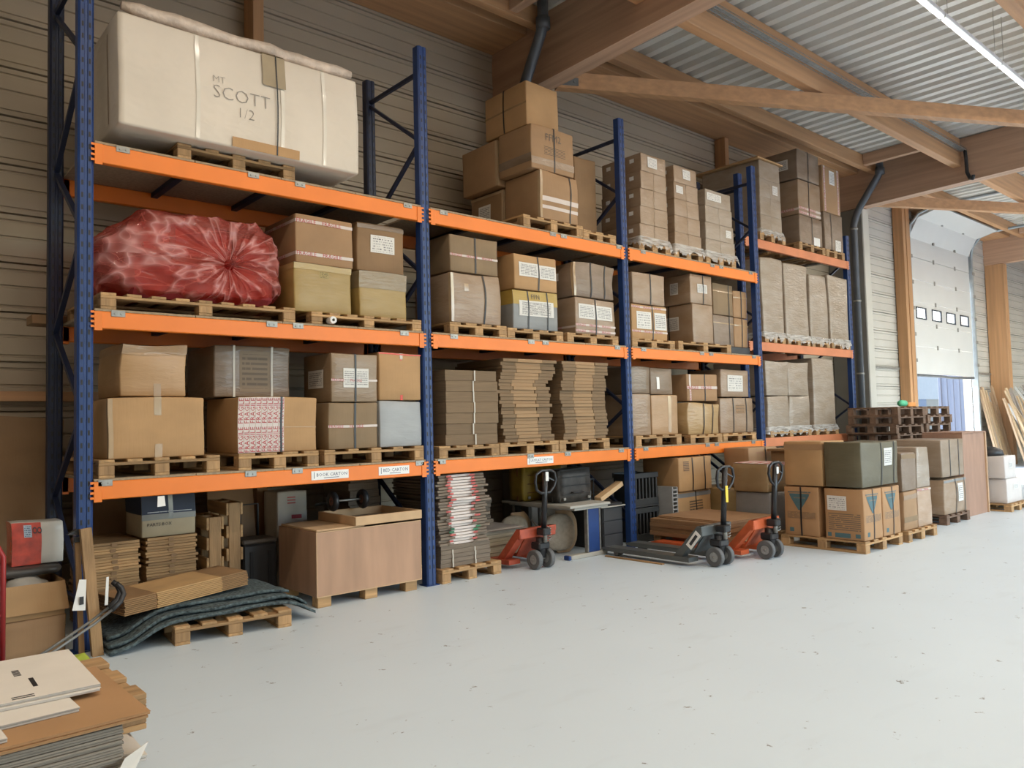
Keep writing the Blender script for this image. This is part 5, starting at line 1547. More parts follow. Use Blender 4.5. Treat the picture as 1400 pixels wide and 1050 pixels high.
# ---- blankets over a pallet, flat cartons on them
pallet(0.87, -0.36, 0.0, 'pale pallet under the blue moving blankets in front of the first bay', w=0.8, d=0.76, h=0.125, rot=-0.10, nb=5)
BLK = M('blue grey felt blanket', (0.075, 0.10, 0.105), 0.95, var=0.75, scale=45, bump=0.5, bscale=70)
BLK_D = M('dark felt edge', (0.02, 0.028, 0.034), 0.95, var=0.4, scale=50)
def blanket(x0, x1, y0, y1, base, label, seed, amp=0.012, th=0.02):
    nx, ny = 48, 26
    m = MB(); m.smooth = True
    vs, fs = [], []
    def zz(x, y):
        s = 1 / (1 + math.exp(-(x - 0.30) / 0.07)) * 1 / (1 + math.exp((x - 1.44) / 0.05))
        g = 1 / (1 + math.exp(-(y + 0.47) / 0.03))
        lift = 0.14 * s * g
        return max(0.004, lift) + base + 0.004 + amp * (0.5 + noise.noise(Vector((x * 2.2, y * 5 + x * 3, seed)))) * (0.4 + 0.6 * s)
    for j in range(ny + 1):
        for i in range(nx + 1):
            x = x0 + (x1 - x0) * i / nx
            e = 0.05 * noise.noise(Vector((x * 3, seed, 1.0)))
            y = y0 + e + (y1 - y0) * j / ny
            y += 0.12 * (x - x0) * (1 - j / ny) * -0.3
            z = zz(x, y)
            vs += [(x, y, z + th), (x, y, z)]
    W = nx + 1
    for j in range(ny):
        for i in range(nx):
            a, b, c, d = j * W + i, j * W + i + 1, (j + 1) * W + i + 1, (j + 1) * W + i
            fs.append((2 * a, 2 * b, 2 * c, 2 * d)); fs.append((2 * a + 1, 2 * d + 1, 2 * c + 1, 2 * b + 1))
    for i in range(nx):
        a, b = i, i + 1
        fs.append((2 * a + 1, 2 * b + 1, 2 * b, 2 * a))
        a, b = ny * W + i, ny * W + i + 1
        fs.append((2 * a, 2 * b, 2 * b + 1, 2 * a + 1))
    for j in range(ny):
        a, b = j * W, (j + 1) * W
        fs.append((2 * a, 2 * b, 2 * b + 1, 2 * a + 1))
        a, b = j * W + nx, (j + 1) * W + nx
        fs.append((2 * a + 1, 2 * b + 1, 2 * b, 2 * a))
    m.add(vs, fs)
    return tag(m.build('moving_blanket', BLK), label, 'blanket', 'moving blankets in the pile')
blanket(0.085, 1.50, -0.27, 0.42, 0.0, 'bottom blue moving blanket reaching the floor at both ends', 1.0)
blanket(0.085, 1.45, -0.22, 0.40, 0.034, 'middle blue moving blanket of the pile', 4.0)
blanket(0.10, 1.36, -0.12, 0.42, 0.068, 'top blue moving blanket under the flat cartons', 9.0, 0.008)
TANE = M('tan flat edge', (0.30, 0.171, 0.076), 0.8, var=0.15)
PALE = M('pale flat edge', (0.52, 0.315, 0.137), 0.8, var=0.12)
for k in range(9):
    j = random.uniform(-0.006, 0.006)
    m = MB()
    for i, (a_, b_) in enumerate(((-0.46, -0.24), (-0.2385, 0.2485), (0.25, 0.46))):
        m.cur = 1 if i == 1 else 0
        m.cbox(a_ + j, b_ + j, -0.004 * (i == 1), 0.41, 0.0, 0.0085, 0.001)
    o = m.build('flat_carton', [TANE, PALE], None, (0.66, -0.075 + 0.003 * k, 0.243 + k * 0.0117), (0.0, -0.055, 0.17))
    tag(o, 'wide flat tan carton in the pile on the blue blankets', 'flat carton', 'flat cartons on the blankets')

# ---- left end: post, hand tools, cartons, red hand truck
tag(MB().bar((0.04, -0.16, 0.0), (-0.02, -0.10, 0.82), 0.065, 0.05, (0, 1, 0)).build('timber_post', WOOD_Z), 'planed timber post leaning on the left blue upright', 'post')
tag(MB().bar((-0.03, -0.06, 0.0), (-0.055, -0.045, 0.76), 0.03, 0.03, (0, 1, 0)).build('timber_batten', WOOD_Z), 'thin batten leaning behind the timber post', 'batten')
t = thing('hammer_head_tool', 'dark metal hook resting on the leaning batten', 'tool', (-0.06, -0.05, 0.765))
MB().prism([(-0.06, 0.02), (0.0, 0.05), (0.05, 0.035), (0.05, 0.0), (-0.02, 0.015)], 'y', -0.02, 0.02).build('hook_blade', BLACKP, t)
MB().cbox(-0.02, 0.05, -0.025, 0.025, -0.035, 0.0, 0.004).build('hook_socket', BLACKP, t)
t = thing('sheet_trolley', 'tilted trolley with two grey tubes and black hooked grips', 'trolley', (0.0, 0.0, 0.0))
TZ = -0.055
for k, dy in enumerate((0.0, 0.09)):
    MB().tube([(-0.42, -0.62 + dy, 0.12), (-0.02, -0.34 + dy, 0.30 + TZ), (0.10, -0.26 + dy, 0.352 + TZ)], 0.009, 8).build('grey_tube', STEEL, t)
    MB().tube([(0.10, -0.26 + dy, 0.352 + TZ), (0.16, -0.22 + dy, 0.385 + TZ), (0.19, -0.19 + dy, 0.43 + TZ), (0.18, -0.17 + dy, 0.47 + TZ), (0.15, -0.16 + dy, 0.50 + TZ)], 0.017, 10).build('black_grip', BLACKP, t)
MB().tube([(-0.42, -0.62, 0.12), (-0.42, -0.53, 0.12)], 0.014, 8).build('cross_tube', BLACKP, t)
MB().cbox(-0.60, -0.40, -0.64, -0.44, 0.06, 0.115, 0.01).build('trolley_plate', STEEL, t)
for s in (-0.62, -0.46):
    MB().disc_y(-0.5, s, 0.03, 0.03, 0.03, 14, 'y').build('trolley_wheel', RUBBER, t)
t = thing('leaflet_pair', 'white printed cards clipped to the left upright', 'card', (0.0, -0.19, 0.32))
MB().add([(-0.115, -0.01, 0.0), (-0.04, -0.012, -0.01), (-0.03, 0.01, 0.18), (-0.07, 0.012, 0.185), (-0.115, -0.007, 0.0), (-0.04, -0.009, -0.01), (-0.03, 0.013, 0.18), (-0.07, 0.015, 0.185)],
         [(0, 1, 2, 3), (7, 6, 5, 4), (0, 4, 5, 1), (1, 5, 6, 2), (2, 6, 7, 3), (3, 7, 4, 0)]).build('card_sheet', PAPER, t)
MB().cbox(-0.075, -0.05, -0.0135, -0.0125, 0.03, 0.08, 0.0002).build('card_print', BLACKINK, t)
MB().add([(0.075, 0.0, 0.0), (0.095, 0.0, 0.0), (0.10, 0.0, 0.18), (0.085, 0.0, 0.18), (0.075, 0.003, 0.0), (0.095, 0.003, 0.0), (0.10, 0.003, 0.18), (0.085, 0.003, 0.18)],
         [(0, 1, 2, 3), (7, 6, 5, 4), (0, 4, 5, 1), (1, 5, 6, 2), (2, 6, 7, 3), (3, 7, 4, 0)]).build('card_sheet', PAPER, t)
tag(MB().bar((-0.30, 1.12, 0.0), (-0.17, 1.34, 1.58), 0.62, 0.02, (0, 1, 0)).build('cardboard_sheet', KRAFT_D), 'tall brown cardboard sheet leaning on the wall behind the rack', 'cardboard')
tag(MB().bar((-0.75, 1.16, 0.0), (-0.62, 1.36, 1.36), 0.5, 0.02, (0, 1, 0)).build('cardboard_sheet', KRAFT_D), 'shorter brown cardboard sheet at the left picture edge', 'cardboard')
tag(MB().bar((0.62, 1.14, 0.0), (0.66, 1.36, 1.30), 0.9, 0.02, (0, 1, 0)).build('cardboard_sheet', KRAFT_D), 'wide brown cardboard sheet behind the wooden collars', 'cardboard')
tag(MB().bar((1.48, 1.16, 0.0), (1.48, 1.32, 1.0), 0.42, 0.02, (0, 1, 0)).build('cardboard_sheet', KRAFT), 'brown cardboard sheet standing behind the black tool box', 'cardboard')
# stacked cartons by the left edge
carton('plain brown carton at the bottom of the left pile', -0.47, -0.09, 0.10, 0.42, 0.0, 0.245, KRAFT, parts=[('seam',)])
t = thing('open_carton', 'open brown carton with raised flaps and crumpled film inside', 'box', (-0.285, 0.325, 0.247))
for a in ((-0.19, 0.19, -0.22, -0.215), (-0.19, 0.19, 0.215, 0.22), (-0.19, -0.185, -0.214, 0.214), (0.185, 0.19, -0.214, 0.214)):
    MB().box(*a, 0.0, 0.22).build('carton_wall', KRAFT_L, t)
MB().box(-0.184, 0.184, -0.214, 0.214, 0.0, 0.006).build('carton_bottom', KRAFT, t)
MB().add([(-0.19, -0.221, 0.222), (0.19, -0.221, 0.222), (0.21, -0.25, 0.04), (-0.21, -0.25, 0.04), (-0.19, -0.2235, 0.222), (0.19, -0.2235, 0.222), (0.21, -0.2535, 0.04), (-0.21, -0.2535, 0.04)],
         [(0, 3, 2, 1), (4, 5, 6, 7), (0, 1, 5, 4), (1, 2, 6, 5), (2, 3, 7, 6), (3, 0, 4, 7)]).build('carton_flap', KRAFT_L, t)
MB().add([(0.191, -0.2, 0.222), (0.191, 0.2, 0.222), (0.225, 0.2, 0.17), (0.225, -0.2, 0.16), (0.191, -0.2, 0.2245), (0.191, 0.2, 0.2245), (0.225, 0.2, 0.1725), (0.225, -0.2, 0.1625)],
         [(0, 3, 2, 1), (4, 5, 6, 7), (0, 1, 5, 4), (1, 2, 6, 5), (2, 3, 7, 6), (3, 0, 4, 7)]).build('carton_flap', KRAFT, t)
m = MB(); m.smooth = True
vs, fs = [], []
for j in range(9):
    for i in range(14):
        a, b = 2 * math.pi * i / 14, math.pi * j / 8
        d = Vector((math.sin(b) * math.cos(a) * 0.14, math.sin(b) * math.sin(a) * 0.14, math.cos(b) * 0.09))
        d *= 1 + 0.35 * noise.noise(d * 14)
        vs.append((d.x, d.y, d.z + 0.16))
for j in range(8):
    for i in range(14):
        fs.append((j * 14 + i, j * 14 + (i + 1) % 14, (j + 1) * 14 + (i + 1) % 14, (j + 1) * 14 + i))
m.add(vs, fs); m.build('crumpled_film', M('crumpled plastic', (0.45, 0.42, 0.37), 0.3, var=0.2), t)
t = thing('folded_bag', 'dark grey folded plastic bag under the red and white carton', 'bag', (-0.30, 0.46, 0.482))
m = MB(); m.smooth = True
vs, fs = [], []
for j in range(9):
    for i in range(20):
        a, b = 2 * math.pi * i / 20, math.pi * j / 8
        f = lambda q, e: math.copysign(abs(q) ** e, q)
        d = Vector((0.24 * f(math.sin(b), 0.5) * f(math.cos(a), 0.5), 0.20 * f(math.sin(b), 0.5) * f(math.sin(a), 0.5), 0.036 * f(math.cos(b), 0.6)))
        d.z += 0.006 * noise.noise(d * 9)
        vs.append((d.x, d.y, d.z + 0.04))
for j in range(8):
    for i in range(20):
        fs.append((j * 20 + i, j * 20 + (i + 1) % 20, (j + 1) * 20 + (i + 1) % 20, (j + 1) * 20 + i))
m.add(vs, fs); m.build('bag_body', M('dark grey plastic', (0.06, 0.055, 0.05), 0.4, var=0.3), t)
o, C = carton('shiny red and white carton with a small blue label, left of the rack', -0.36, -0.055, 0.36, 0.2, 0.56, 0.845, M('white glossy carton', (0.55, 0.52, 0.47), 0.35, var=0.05), wob=0.006)
m = MB(); C.patch(m, 'F', -1, 0.12, -1, 1, 0.002, 6); C.patch(m, 'L', -1, 1, -1, 1, 0.002, 6); m.build('red_print', M('glossy red print', (0.52, 0.055, 0.03), 0.25, var=0.3, scale=18, coat=0.5), o)
m = MB(); C.patch(m, 'F', -0.55, -0.25, 0.3, 0.88, 0.004); m.build('blue_label', printed('small blue label', (0.45, 0.52, 0.60), (0.05, 0.08, 0.15), 6, words=8), o)
m = MB()
for cx in (-0.13, 0.05):
    m.add([C.p('F', cx + 0.09 * rr * math.cos(a * math.pi / 6), 0.62 + 0.16 * rr * math.sin(a * math.pi / 6), 0.003) for rr in (1, 0.62) for a in range(12)], [(a, (a + 1) % 12, 12 + (a + 1) % 12, 12 + a) for a in range(12)])
m.build('ring_print', BLACKINK, o)
t = thing('red_hand_truck', 'red tubular hand truck standing at the left picture edge', 'hand truck', (-0.55, -0.15, 0))
RDP = M('red tube paint', (0.30, 0.02, 0.02), 0.4, var=0.15)
for dx in (0.0, 0.07):
    MB().tube([(dx, 0, 0.05), (dx, 0.0, 0.70), (dx - 0.03, 0.02, 0.77), (dx - 0.12, 0.04, 0.80)], 0.016, 8).build('frame_tube', RDP, t)
MB().tube([(0.0, 0, 0.35), (0.07, 0, 0.35)], 0.012, 8).build('cross_tube', RDP, t)
MB().cbox(-0.1, 0.1, -0.12, 0.02, 0.0, 0.02, 0.004).build('toe_plate', RDP, t)
MB().disc_y(-0.06, 0.08, 0.08, 0.08, 0.04, 18, 'x').build('wheel', BLACKP, t)
tag(MB().add([(-0.20, -0.40, 0.03), (-0.03, -0.36, 0.02), (-0.05, -0.22, 0.05), (-0.18, -0.22, 0.04), (-0.20, -0.40, 0.0), (-0.03, -0.36, 0.0), (-0.05, -0.22, 0.0), (-0.18, -0.22, 0.0)],
             [(0, 1, 2, 3), (7, 6, 5, 4), (0, 4, 5, 1), (1, 5, 6, 2), (2, 6, 7, 3), (3, 7, 4, 0)]).build('folded_cloth', M('lime yellow cloth', (0.42, 0.50, 0.06), 0.9, var=0.2)), 'lime yellow folded cloth at the foot of the timber post', 'cloth')

# ---- foreground stack of flattened cartons
FW = M('white carton face', (0.72, 0.66, 0.58), 0.7, var=0.04)
FB = M('tan carton face', (0.40, 0.221, 0.099), 0.75, var=0.10, scale=3)
FG = M('grey corrugated edge', (0.27, 0.235, 0.19), 0.8, var=0.25, scale=5, stretch=(1, 1, 90))
FGW = M('white lined corrugated edge', (0.50, 0.47, 0.43), 0.8, var=0.2, scale=5, stretch=(1, 1, 90))
def sheet(label, x0, x1, y0, y1, z0, z1, mats, rot=0.0, group='flattened cartons of the foreground stack', cutouts=(), cat='flat carton', name='flattened_carton'):
    """mats: edge, face"""
    cx, cy = (x0 + x1) / 2, (y0 + y1) / 2
    m = MB()
    w, d, h = (x1 - x0) / 2, (y1 - y0) / 2, z1 - z0
    n_ = max(1, int(round(h / 0.009)))
    for k in range(n_):
        j = random.uniform(-0.004, 0.004); a = h * k / n_; b = h * (k + 1) / n_
        m.cur = 0
        m.cbox(-w, w + j, -d + j, d, a + 0.0003, b - 0.0006, 0.0015)
    m.cur = 1
    m.box(-w, w + 0.001, -d - 0.001, d, h - 0.0005, h + 0.0008)
    o = m.build(name, mats, None, (cx, cy, z0), rot)
    tag(o, label, cat, group)
    for (u0, u1, v0, v1) in cutouts:
        MB().box(u0, u1, v0, v1, h + 0.0009, h + 0.0014).build('hand_slot', DARK, o)
    return o, h
pallet(-1.05, -3.10, 0.0, 'pallet at the bottom of the foreground stack of flattened cartons', w=1.1, d=0.95, h=0.13)
zc = 0.131
for k, hh in enumerate((0.06, 0.05, 0.06, 0.05)):
    sheet('grey bundle of flattened cartons low in the foreground stack', -1.7, -0.56 + random.uniform(-0.03, 0.02), -3.06, -2.2, zc, zc + hh - 0.001, [FGW if k % 2 else FG, FW], 0.01 * (k % 2))
    zc += hh
o, h_ = sheet('white lined flattened carton poking out at the corner of the foreground stack', -1.7, -0.46, -2.98, -2.25, zc, zc + 0.018, [FGW, FW], -0.04); zc += 0.019
o, h_ = sheet('loose white flattened carton above the poking corner', -1.7, -0.49, -3.0, -2.3, zc, zc + 0.014, [FGW, FW], 0.02); zc += 0.015
# wooden pallet slid in behind, grey bundle in front of it
wp = pallet(-0.96, -2.84, zc + 0.0005, 'wooden pallet slid into the foreground stack, its board ends sticking out', w=0.62, d=1.16, h=0.125, nb=3)
wp.rotation_euler = (0, 0, math.pi / 2); wp.location = (-0.42, -2.50, zc + 0.0005)
o, h_ = sheet('thick grey taped bundle of flattened cartons at the front of the foreground stack', -1.75, -0.56, -3.05, -2.84, zc + 0.0005, zc + 0.125, [FG, FG])
for sx in (0.18,):
    MB().box(sx, sx + 0.05, -0.108, -0.1065, 0, 0.125).build('clear_tape', M('milky tape', (0.40, 0.37, 0.33), 0.25, coat=0.5), o)
zc += 0.1265
for k in range(2):
    sheet(('upper', 'lower')[1 - k] + ' large tan flattened carton near the top of the foreground stack', -1.8, -0.50 + 0.012 * k, -3.09 + 0.01 * k, -2.42 + 0.01 * k, zc, zc + 0.009, [FB, FB], 0.02 - 0.01 * k); zc += 0.0105
sheet('narrow white flattened carton strip on the tan cartons', -1.8, -0.66, -2.93, -2.70, zc, zc + 0.014, [FGW, FW], 0.03)
sheet('short white carton offcut at the front of the tan cartons', -1.8, -0.88, -3.06, -2.96, zc, zc + 0.014, [FGW, FW], 0.03); zc += 0.0155
for k in range(2):
    o, h_ = sheet(('lower', 'upper')[k] + ' white flattened carton on top of the foreground stack', -1.8, -0.555, -2.77 + 0.01 * k, -2.2 + 0.012 * k, zc, zc + 0.010, [FGW, FW], -0.03,
                  cutouts=((0.44, 0.455, -0.16, -0.04), (0.365, 0.43, -0.252, -0.243), (0.365, 0.43, -0.272, -0.263)) if k else ()); zc += 0.0115
m = MB()
for q in range(5):                       # a short row of small printed marks
    m.box(0.405, 0.428, 0.09 - q * 0.018, 0.102 - q * 0.018, h_ + 0.0009, h_ + 0.0013)
m.build('carton_print', BLACKINK, o)
tag(MB().add([(-0.66, -3.064, 0.22), (-0.56, -3.064, 0.40), (-0.47, -3.0, 0.41), (-0.58, -3.02, 0.22), (-0.66, -3.067, 0.22), (-0.56, -3.067, 0.40), (-0.47, -3.003, 0.41), (-0.58, -3.023, 0.22)],
             [(0, 3, 2, 1), (4, 5, 6, 7), (0, 1, 5, 4), (1, 2, 6, 5), (2, 3, 7, 6), (3, 0, 4, 7)]).build('paper_flap', FW), 'torn white paper flap hanging from the foreground stack', 'paper')

# ---- white and red printed flat cartons by the second upright
pallet(3.24, -0.03, 0.0, 'pallet under the white and red printed flat cartons', w=0.7, d=1.0, h=0.125, nb=4)
RB = M('brown grey flat carton', (0.19, 0.145, 0.105), 0.8, var=0.3, scale=5, stretch=(1, 1, 60), rnd=0.15)
RW = M('white carton panel', (0.66, 0.58, 0.53), 0.65, var=0.06)
zc = 0.126
for k in range(5):
    flat(2.92, 3.50 + random.uniform(-0.015, 0.015), 0.03, 0.75, zc, zc + 0.04, 'strapped brown bundle at the foot of the white and red stack', 'brown bundles under the white and red cartons', mats=[RB, RB], strap=(-0.55, 0.35) if k < 4 else None)
    zc += 0.0405
n_ = 24
hh = (0.975 - zc) / n_
RPR = M('red corner print', (0.50, 0.10, 0.085), 0.6, var=0.3, scale=30)
GPR = M('green corner print', (0.03, 0.16, 0.07), 0.6, var=0.2)
for k in range(n_):
    sh = 0.02 * math.sin(k * 0.5)
    xa, xb = 2.905 + random.uniform(-0.02, 0.02), 3.49 + random.uniform(-0.04, 0.025)
    o = flat(xa, xb, 0.03 + random.uniform(-0.012, 0.012), 0.75, zc, zc + hh - 0.0035, 'white flat carton with red printed corners in the stack by the second upright', 'white and red printed flat cartons', mid=(0.22 + sh, 0.72 + sh), mats=[RB, RW], rough_edge=0.016)
    w_ = xb - xa
    for uu in (0.22 + sh, 0.72 + sh):
        MB().box(-w_ / 2 + w_ * uu - random.uniform(0.012, 0.035), -w_ / 2 + w_ * uu + random.uniform(0.012, 0.035), -0.0185, -0.0172, hh * 0.1, hh * 0.75).build('corner_print', GPR if k in (4, 5) else (RPR if k % 2 or k > 13 else RB), o)
    zc += hh
zc = 0.0
for k in range(14):
    flat(2.38 + random.uniform(-0.02, 0.02), 2.70 + random.uniform(-0.015, 0.02), 0.72 + random.uniform(-0.012, 0.012), 0.5, zc, zc + 0.0695, 'brown flat carton in the dark stack behind the plywood crate', 'dark flat cartons behind the crate', mats=[RB, RB])
    zc += 0.07

# ---- small flat stacks on the red truck
zc = 0.0915
for k in range(7):
    flat(3.62 + random.uniform(-0.01, 0.01), 4.16 + random.uniform(-0.02, 0.02), 0.32 + random.uniform(-0.01, 0.01), 0.62, zc, zc + 0.036, 'flat carton in the low stack lifted by the red pallet truck', 'flat cartons on the red truck', mats=[M('pale grey flat', (0.30, 0.27, 0.20), 0.8, var=0.25, scale=5, stretch=(1, 1, 60))] * 2)
    zc += 0.0365
sheet('thin white board covering the low stack on the red truck', 3.60, 4.20, 0.30, 0.97, zc, zc + 0.012, [RB, M('grimy white board', (0.46, 0.40, 0.35), 0.7, var=0.15)], group=None)
zc += 0.0135
for k in range(6):
    flat(3.55 + random.uniform(-0.02, 0.02), 4.20 + random.uniform(-0.05, 0.05), 0.80 + random.uniform(-0.01, 0.01), 0.30, zc, zc + 0.042, 'flat carton in the upper bundle tied with twine behind the red truck', 'twine tied flat cartons', mats=[RB, RW] if k in (2, 3) else [RB, RB])
    zc += 0.0425
m = MB(); m.smooth = True
m.tube([(3.78, 0.76, 0.365), (3.78, 0.755, 0.40), (3.785, 0.75, 0.44)], [0.055, 0.035, 0.006], 10)
tag(m.build('paper_cone', M('dusty paper', (0.50, 0.45, 0.38), 0.8)), 'small paper cone on the white board behind the red truck', 'paper')

# ---- desk with two cases, chairs beneath
GTOP = M('grey laminate', (0.42, 0.40, 0.35), 0.5, var=0.05)
DBLUE = M('blue desk panel', (0.015, 0.05, 0.19), 0.45, var=0.08)
t = thing('office_desk', 'grey desk with a blue end panel under the second bay', 'desk', (4.79, -0.10, 0))
MB().cbox(-0.31, 0.31, 0.0, 1.1, 0.535, 0.562, 0.004).build('desk_top', GTOP, t)
MB().cbox(-0.22, 0.30, 0.03, 1.07, 0.505, 0.534, 0.004).build('desk_rail', GTOP, t)
for y_ in (0.06,):
    l = MB().cbox(0.015, 0.185, y_, y_ + 0.04, 0.045, 0.504, 0.004).build('leg_panel', DBLUE, t)
    MB().cbox(-0.005, 0.014, y_ - 0.005, y_ + 0.045, 0.045, 0.504, 0.004).build('leg_trim', ZINC, l)
    MB().cbox(0.186, 0.205, y_ - 0.005, y_ + 0.045, 0.045, 0.504, 0.004).build('leg_trim', ZINC, l)
    f = MB().cbox(-0.27, 0.29, y_ - 0.02, y_ + 0.06, 0.0, 0.044, 0.008).build('desk_foot', GTOP, t)
    MB().cbox(-0.31, -0.271, y_ - 0.022, y_ + 0.062, 0.0, 0.046, 0.008).build('foot_cap', DBLUE, f)
for xq in (-0.2, 0.2):
    MB().tube([(xq, 1.02, 0.0), (xq, 1.02, 0.504)], 0.018, 10).build('rear_leg', ZINC, t)
def case(label, x0, x1, y0, d, z0, z1, mat, trim):
    t = thing('travel_case', label, 'case', ((x0 + x1) / 2, y0, z0))
    w, h = (x1 - x0) / 2, z1 - z0
    C = Carton(2 * w, d, h - 0.01, 0.012, 0.008, round_=0.03)
    m = MB(); C.body(m); m.build('case_shell', mat, t, (0, d / 2, 0.008))
    MB().cbox(-w - 0.006, w + 0.006, d * 0.42, d * 0.5, 0.0, h + 0.006, 0.004).build('case_rim', trim, t)
    MB().tube([(-0.08, -0.02, h * 0.30), (-0.08, -0.045, h * 0.30), (0.08, -0.045, h * 0.30), (0.08, -0.02, h * 0.30)], 0.009, 8).build('case_handle', trim, t)
    for s in (-1, 1):
        MB().cbox(s * (w - 0.05) - 0.02, s * (w - 0.05) + 0.02, -0.026, -0.012, 0.03, 0.06, 0.004).build('case_clasp', ZINC, t)
    for k in range(3):
        MB().cbox(-w * 0.9, w * 0.9, -0.0215, -0.0135, h * (0.25 + 0.25 * k), h * (0.25 + 0.25 * k) + 0.008, 0.002).build('case_rib', trim, t)
case('scuffed black travel case on the grey desk', 4.60, 5.08, 0.17, 0.26, 0.5625, 0.925, M('scuffed black leather', (0.045, 0.04, 0.035), 0.6, var=0.4, scale=14), BLACKP)
case('mustard yellow travel case behind the black case on the desk', 4.50, 5.06, 0.62, 0.26, 0.5625, 0.945, M('mustard leather', (0.26, 0.17, 0.015), 0.6, var=0.25, scale=7), M('brown leather trim', (0.16, 0.06, 0.015), 0.6))
BENT = M('bent plywood', (0.40, 0.26, 0.14), 0.5, var=0.12, scale=4)
PAD = M('oatmeal upholstery', (0.32, 0.275, 0.215), 0.9, var=0.12, scale=30)
def shell_chair(label, x, y, rot, s=1.0):
    """chair lying on its side: padded oval back, bent plywood shell, pale crossed legs"""
    t = thing('shell_chair', label, 'chair', (x, y, 0.002), rot)
    n = 28
    def oval(rx, rz, yy, cz):
        return [(rx * math.copysign(abs(math.cos(a)) ** 0.75, math.cos(a)), yy, cz + rz * math.copysign(abs(math.sin(a)) ** 0.75, math.sin(a))) for a in [2 * math.pi * k / n for k in range(n)]]
    m = MB(); m.smooth = True
    rings = [oval(0.10 * s, 0.12 * s, -0.035, 0.235 * s), oval(0.15 * s, 0.175 * s, -0.03, 0.235 * s), oval(0.172 * s, 0.20 * s, -0.01, 0.235 * s), oval(0.172 * s, 0.20 * s, 0.02, 0.235 * s), oval(0.15 * s, 0.18 * s, 0.03, 0.235 * s)]
    vs = [p for r in rings for p in r]; fs = []
    for i in range(len(rings) - 1):
        for k in range(n):
            fs.append((i * n + k, i * n + (k + 1) % n, (i + 1) * n + (k + 1) % n, (i + 1) * n + k))
    m.add(vs, fs)
    m.smooth = False
    m.add(rings[0], [tuple(range(n))]); m.add(rings[-1], [tuple(range(n))])
    m.build('back_pad', PAD, t)
    m = MB(); m.smooth = True
    # curved plywood shell wrapping round from behind the pad
    prof = [(-0.02, 0.035), (0.10, 0.045), (0.18, 0.07), (0.235, 0.13), (0.25, 0.22), (0.25, 0.34)]
    vs, fs = [], []
    for k in range(9):
        v = k / 8
        hh_ = 0.235 * s + (v - 0.5) * 0.46 * s
        sq = 1 - 0.35 * abs(2 * v - 1) ** 3
        for (px_, py_) in prof:
            vs.append((px_ * s * sq, py_ * s, hh_))
    W = len(prof)
    for k in range(8):
        for i in range(W - 1):
            fs.append((k * W + i, k * W + i + 1, (k + 1) * W + i + 1, (k + 1) * W + i))
    off = len(vs)
    vs += [(a - 0.012, b + 0.012, c) for a, b, c in vs]
    fs += [tuple(off + q for q in reversed(f)) for f in fs]
    m.add(vs, fs); m.build('ply_shell', BENT, t)
    for q in ((-0.03, 0.06, 0.10, -0.27, 0.20, 0.36), (-0.03, 0.06, 0.36, -0.27, 0.20, 0.10)):
        MB().tube([(q[0], q[1], q[2] * s), (q[3], q[4], q[5] * s)], 0.011, 8).build('chair_leg', M('pale grey metal', (0.45, 0.44, 0.42), 0.5), t)
    return t
shell_chair('upholstered shell chair lying under the front of the desk', 4.72, 0.32, -0.55)
shell_chair('second shell chair lying behind the red truck handle', 4.42, 0.72, -0.5, 0.95)
t = thing('dark_cabinet', 'dark grey low cabinet beside the third upright', 'cabinet', (5.36, 0.12, 0))
MB().cbox(-0.16, 0.17, 0.0, 0.5, 0.0, 0.47, 0.004).build('cabinet_body', M('charcoal laminate', (0.035, 0.036, 0.038), 0.5, var=0.1), t)
for k in range(3):
    MB().cbox(-0.15, 0.16, -0.014, -0.0005, 0.02 + k * 0.15, 0.16 + k * 0.15, 0.003).build('cabinet_drawer', M('charcoal front', (0.05, 0.05, 0.052), 0.5, var=0.08), t)
MB().cbox(-0.225, 0.185, -0.05, 0.52, 0.4705, 0.485, 0.003).build('cabinet_top', GTOP, t)
tag(MB().cbox(5.16, 5.50, 0.08, 0.55, 0.4855, 0.515, 0.006).build('black_tray', BLACKP), 'flat black tray on the low dark cabinet', 'tray')
tag(MB().bar((5.16, 0.14, 0.565), (5.53, 0.14, 0.72), 0.10, 0.05, (0, 0, 1)).build('timber_offcut', M('fresh planed timber', (0.62, 0.42, 0.23), 0.6, var=0.1, scale=5, stretch=(0.5, 3, 3))), 'fresh timber offcut tilted over the low dark cabinet', 'offcut')
t = thing('lantern', 'white and black glass lantern on the dark cabinet', 'lantern', (5.28, 0.42, 0.5155))
MB().cbox(-0.06, 0.06, -0.06, 0.06, 0.0, 0.02, 0.004).build('lantern_base', BLACKP, t)
MB().tube([(0, 0, 0.02), (0, 0, 0.10), (0, 0, 0.16)], [0.045, 0.05, 0.04], 12).build('white_jar', M('white glass jar', (0.55, 0.55, 0.55), 0.3), t)
for k in range(4):
    sx, sy = ((-1, -1), (1, -1), (1, 1), (-1, 1))[k]
    MB().cbox(sx * 0.055 - 0.005, sx * 0.055 + 0.005, sy * 0.055 - 0.005, sy * 0.055 + 0.005, 0.02, 0.25, 0.001).build('lantern_bar', BLACKP, t)
MB().cbox(-0.065, 0.065, -0.065, 0.065, 0.25, 0.27, 0.004).build('lantern_cap', BLACKP, t)
tag(MB().cbox(-0.02, 0.02, -0.75, 0.0, 0.0, 0.012, 0.002).build('floor_batten', WOOD_Y, None, (4.93, -0.16, 0.0), 0.02), 'thin wooden batten on the floor beside the grey pallet truck', 'batten')

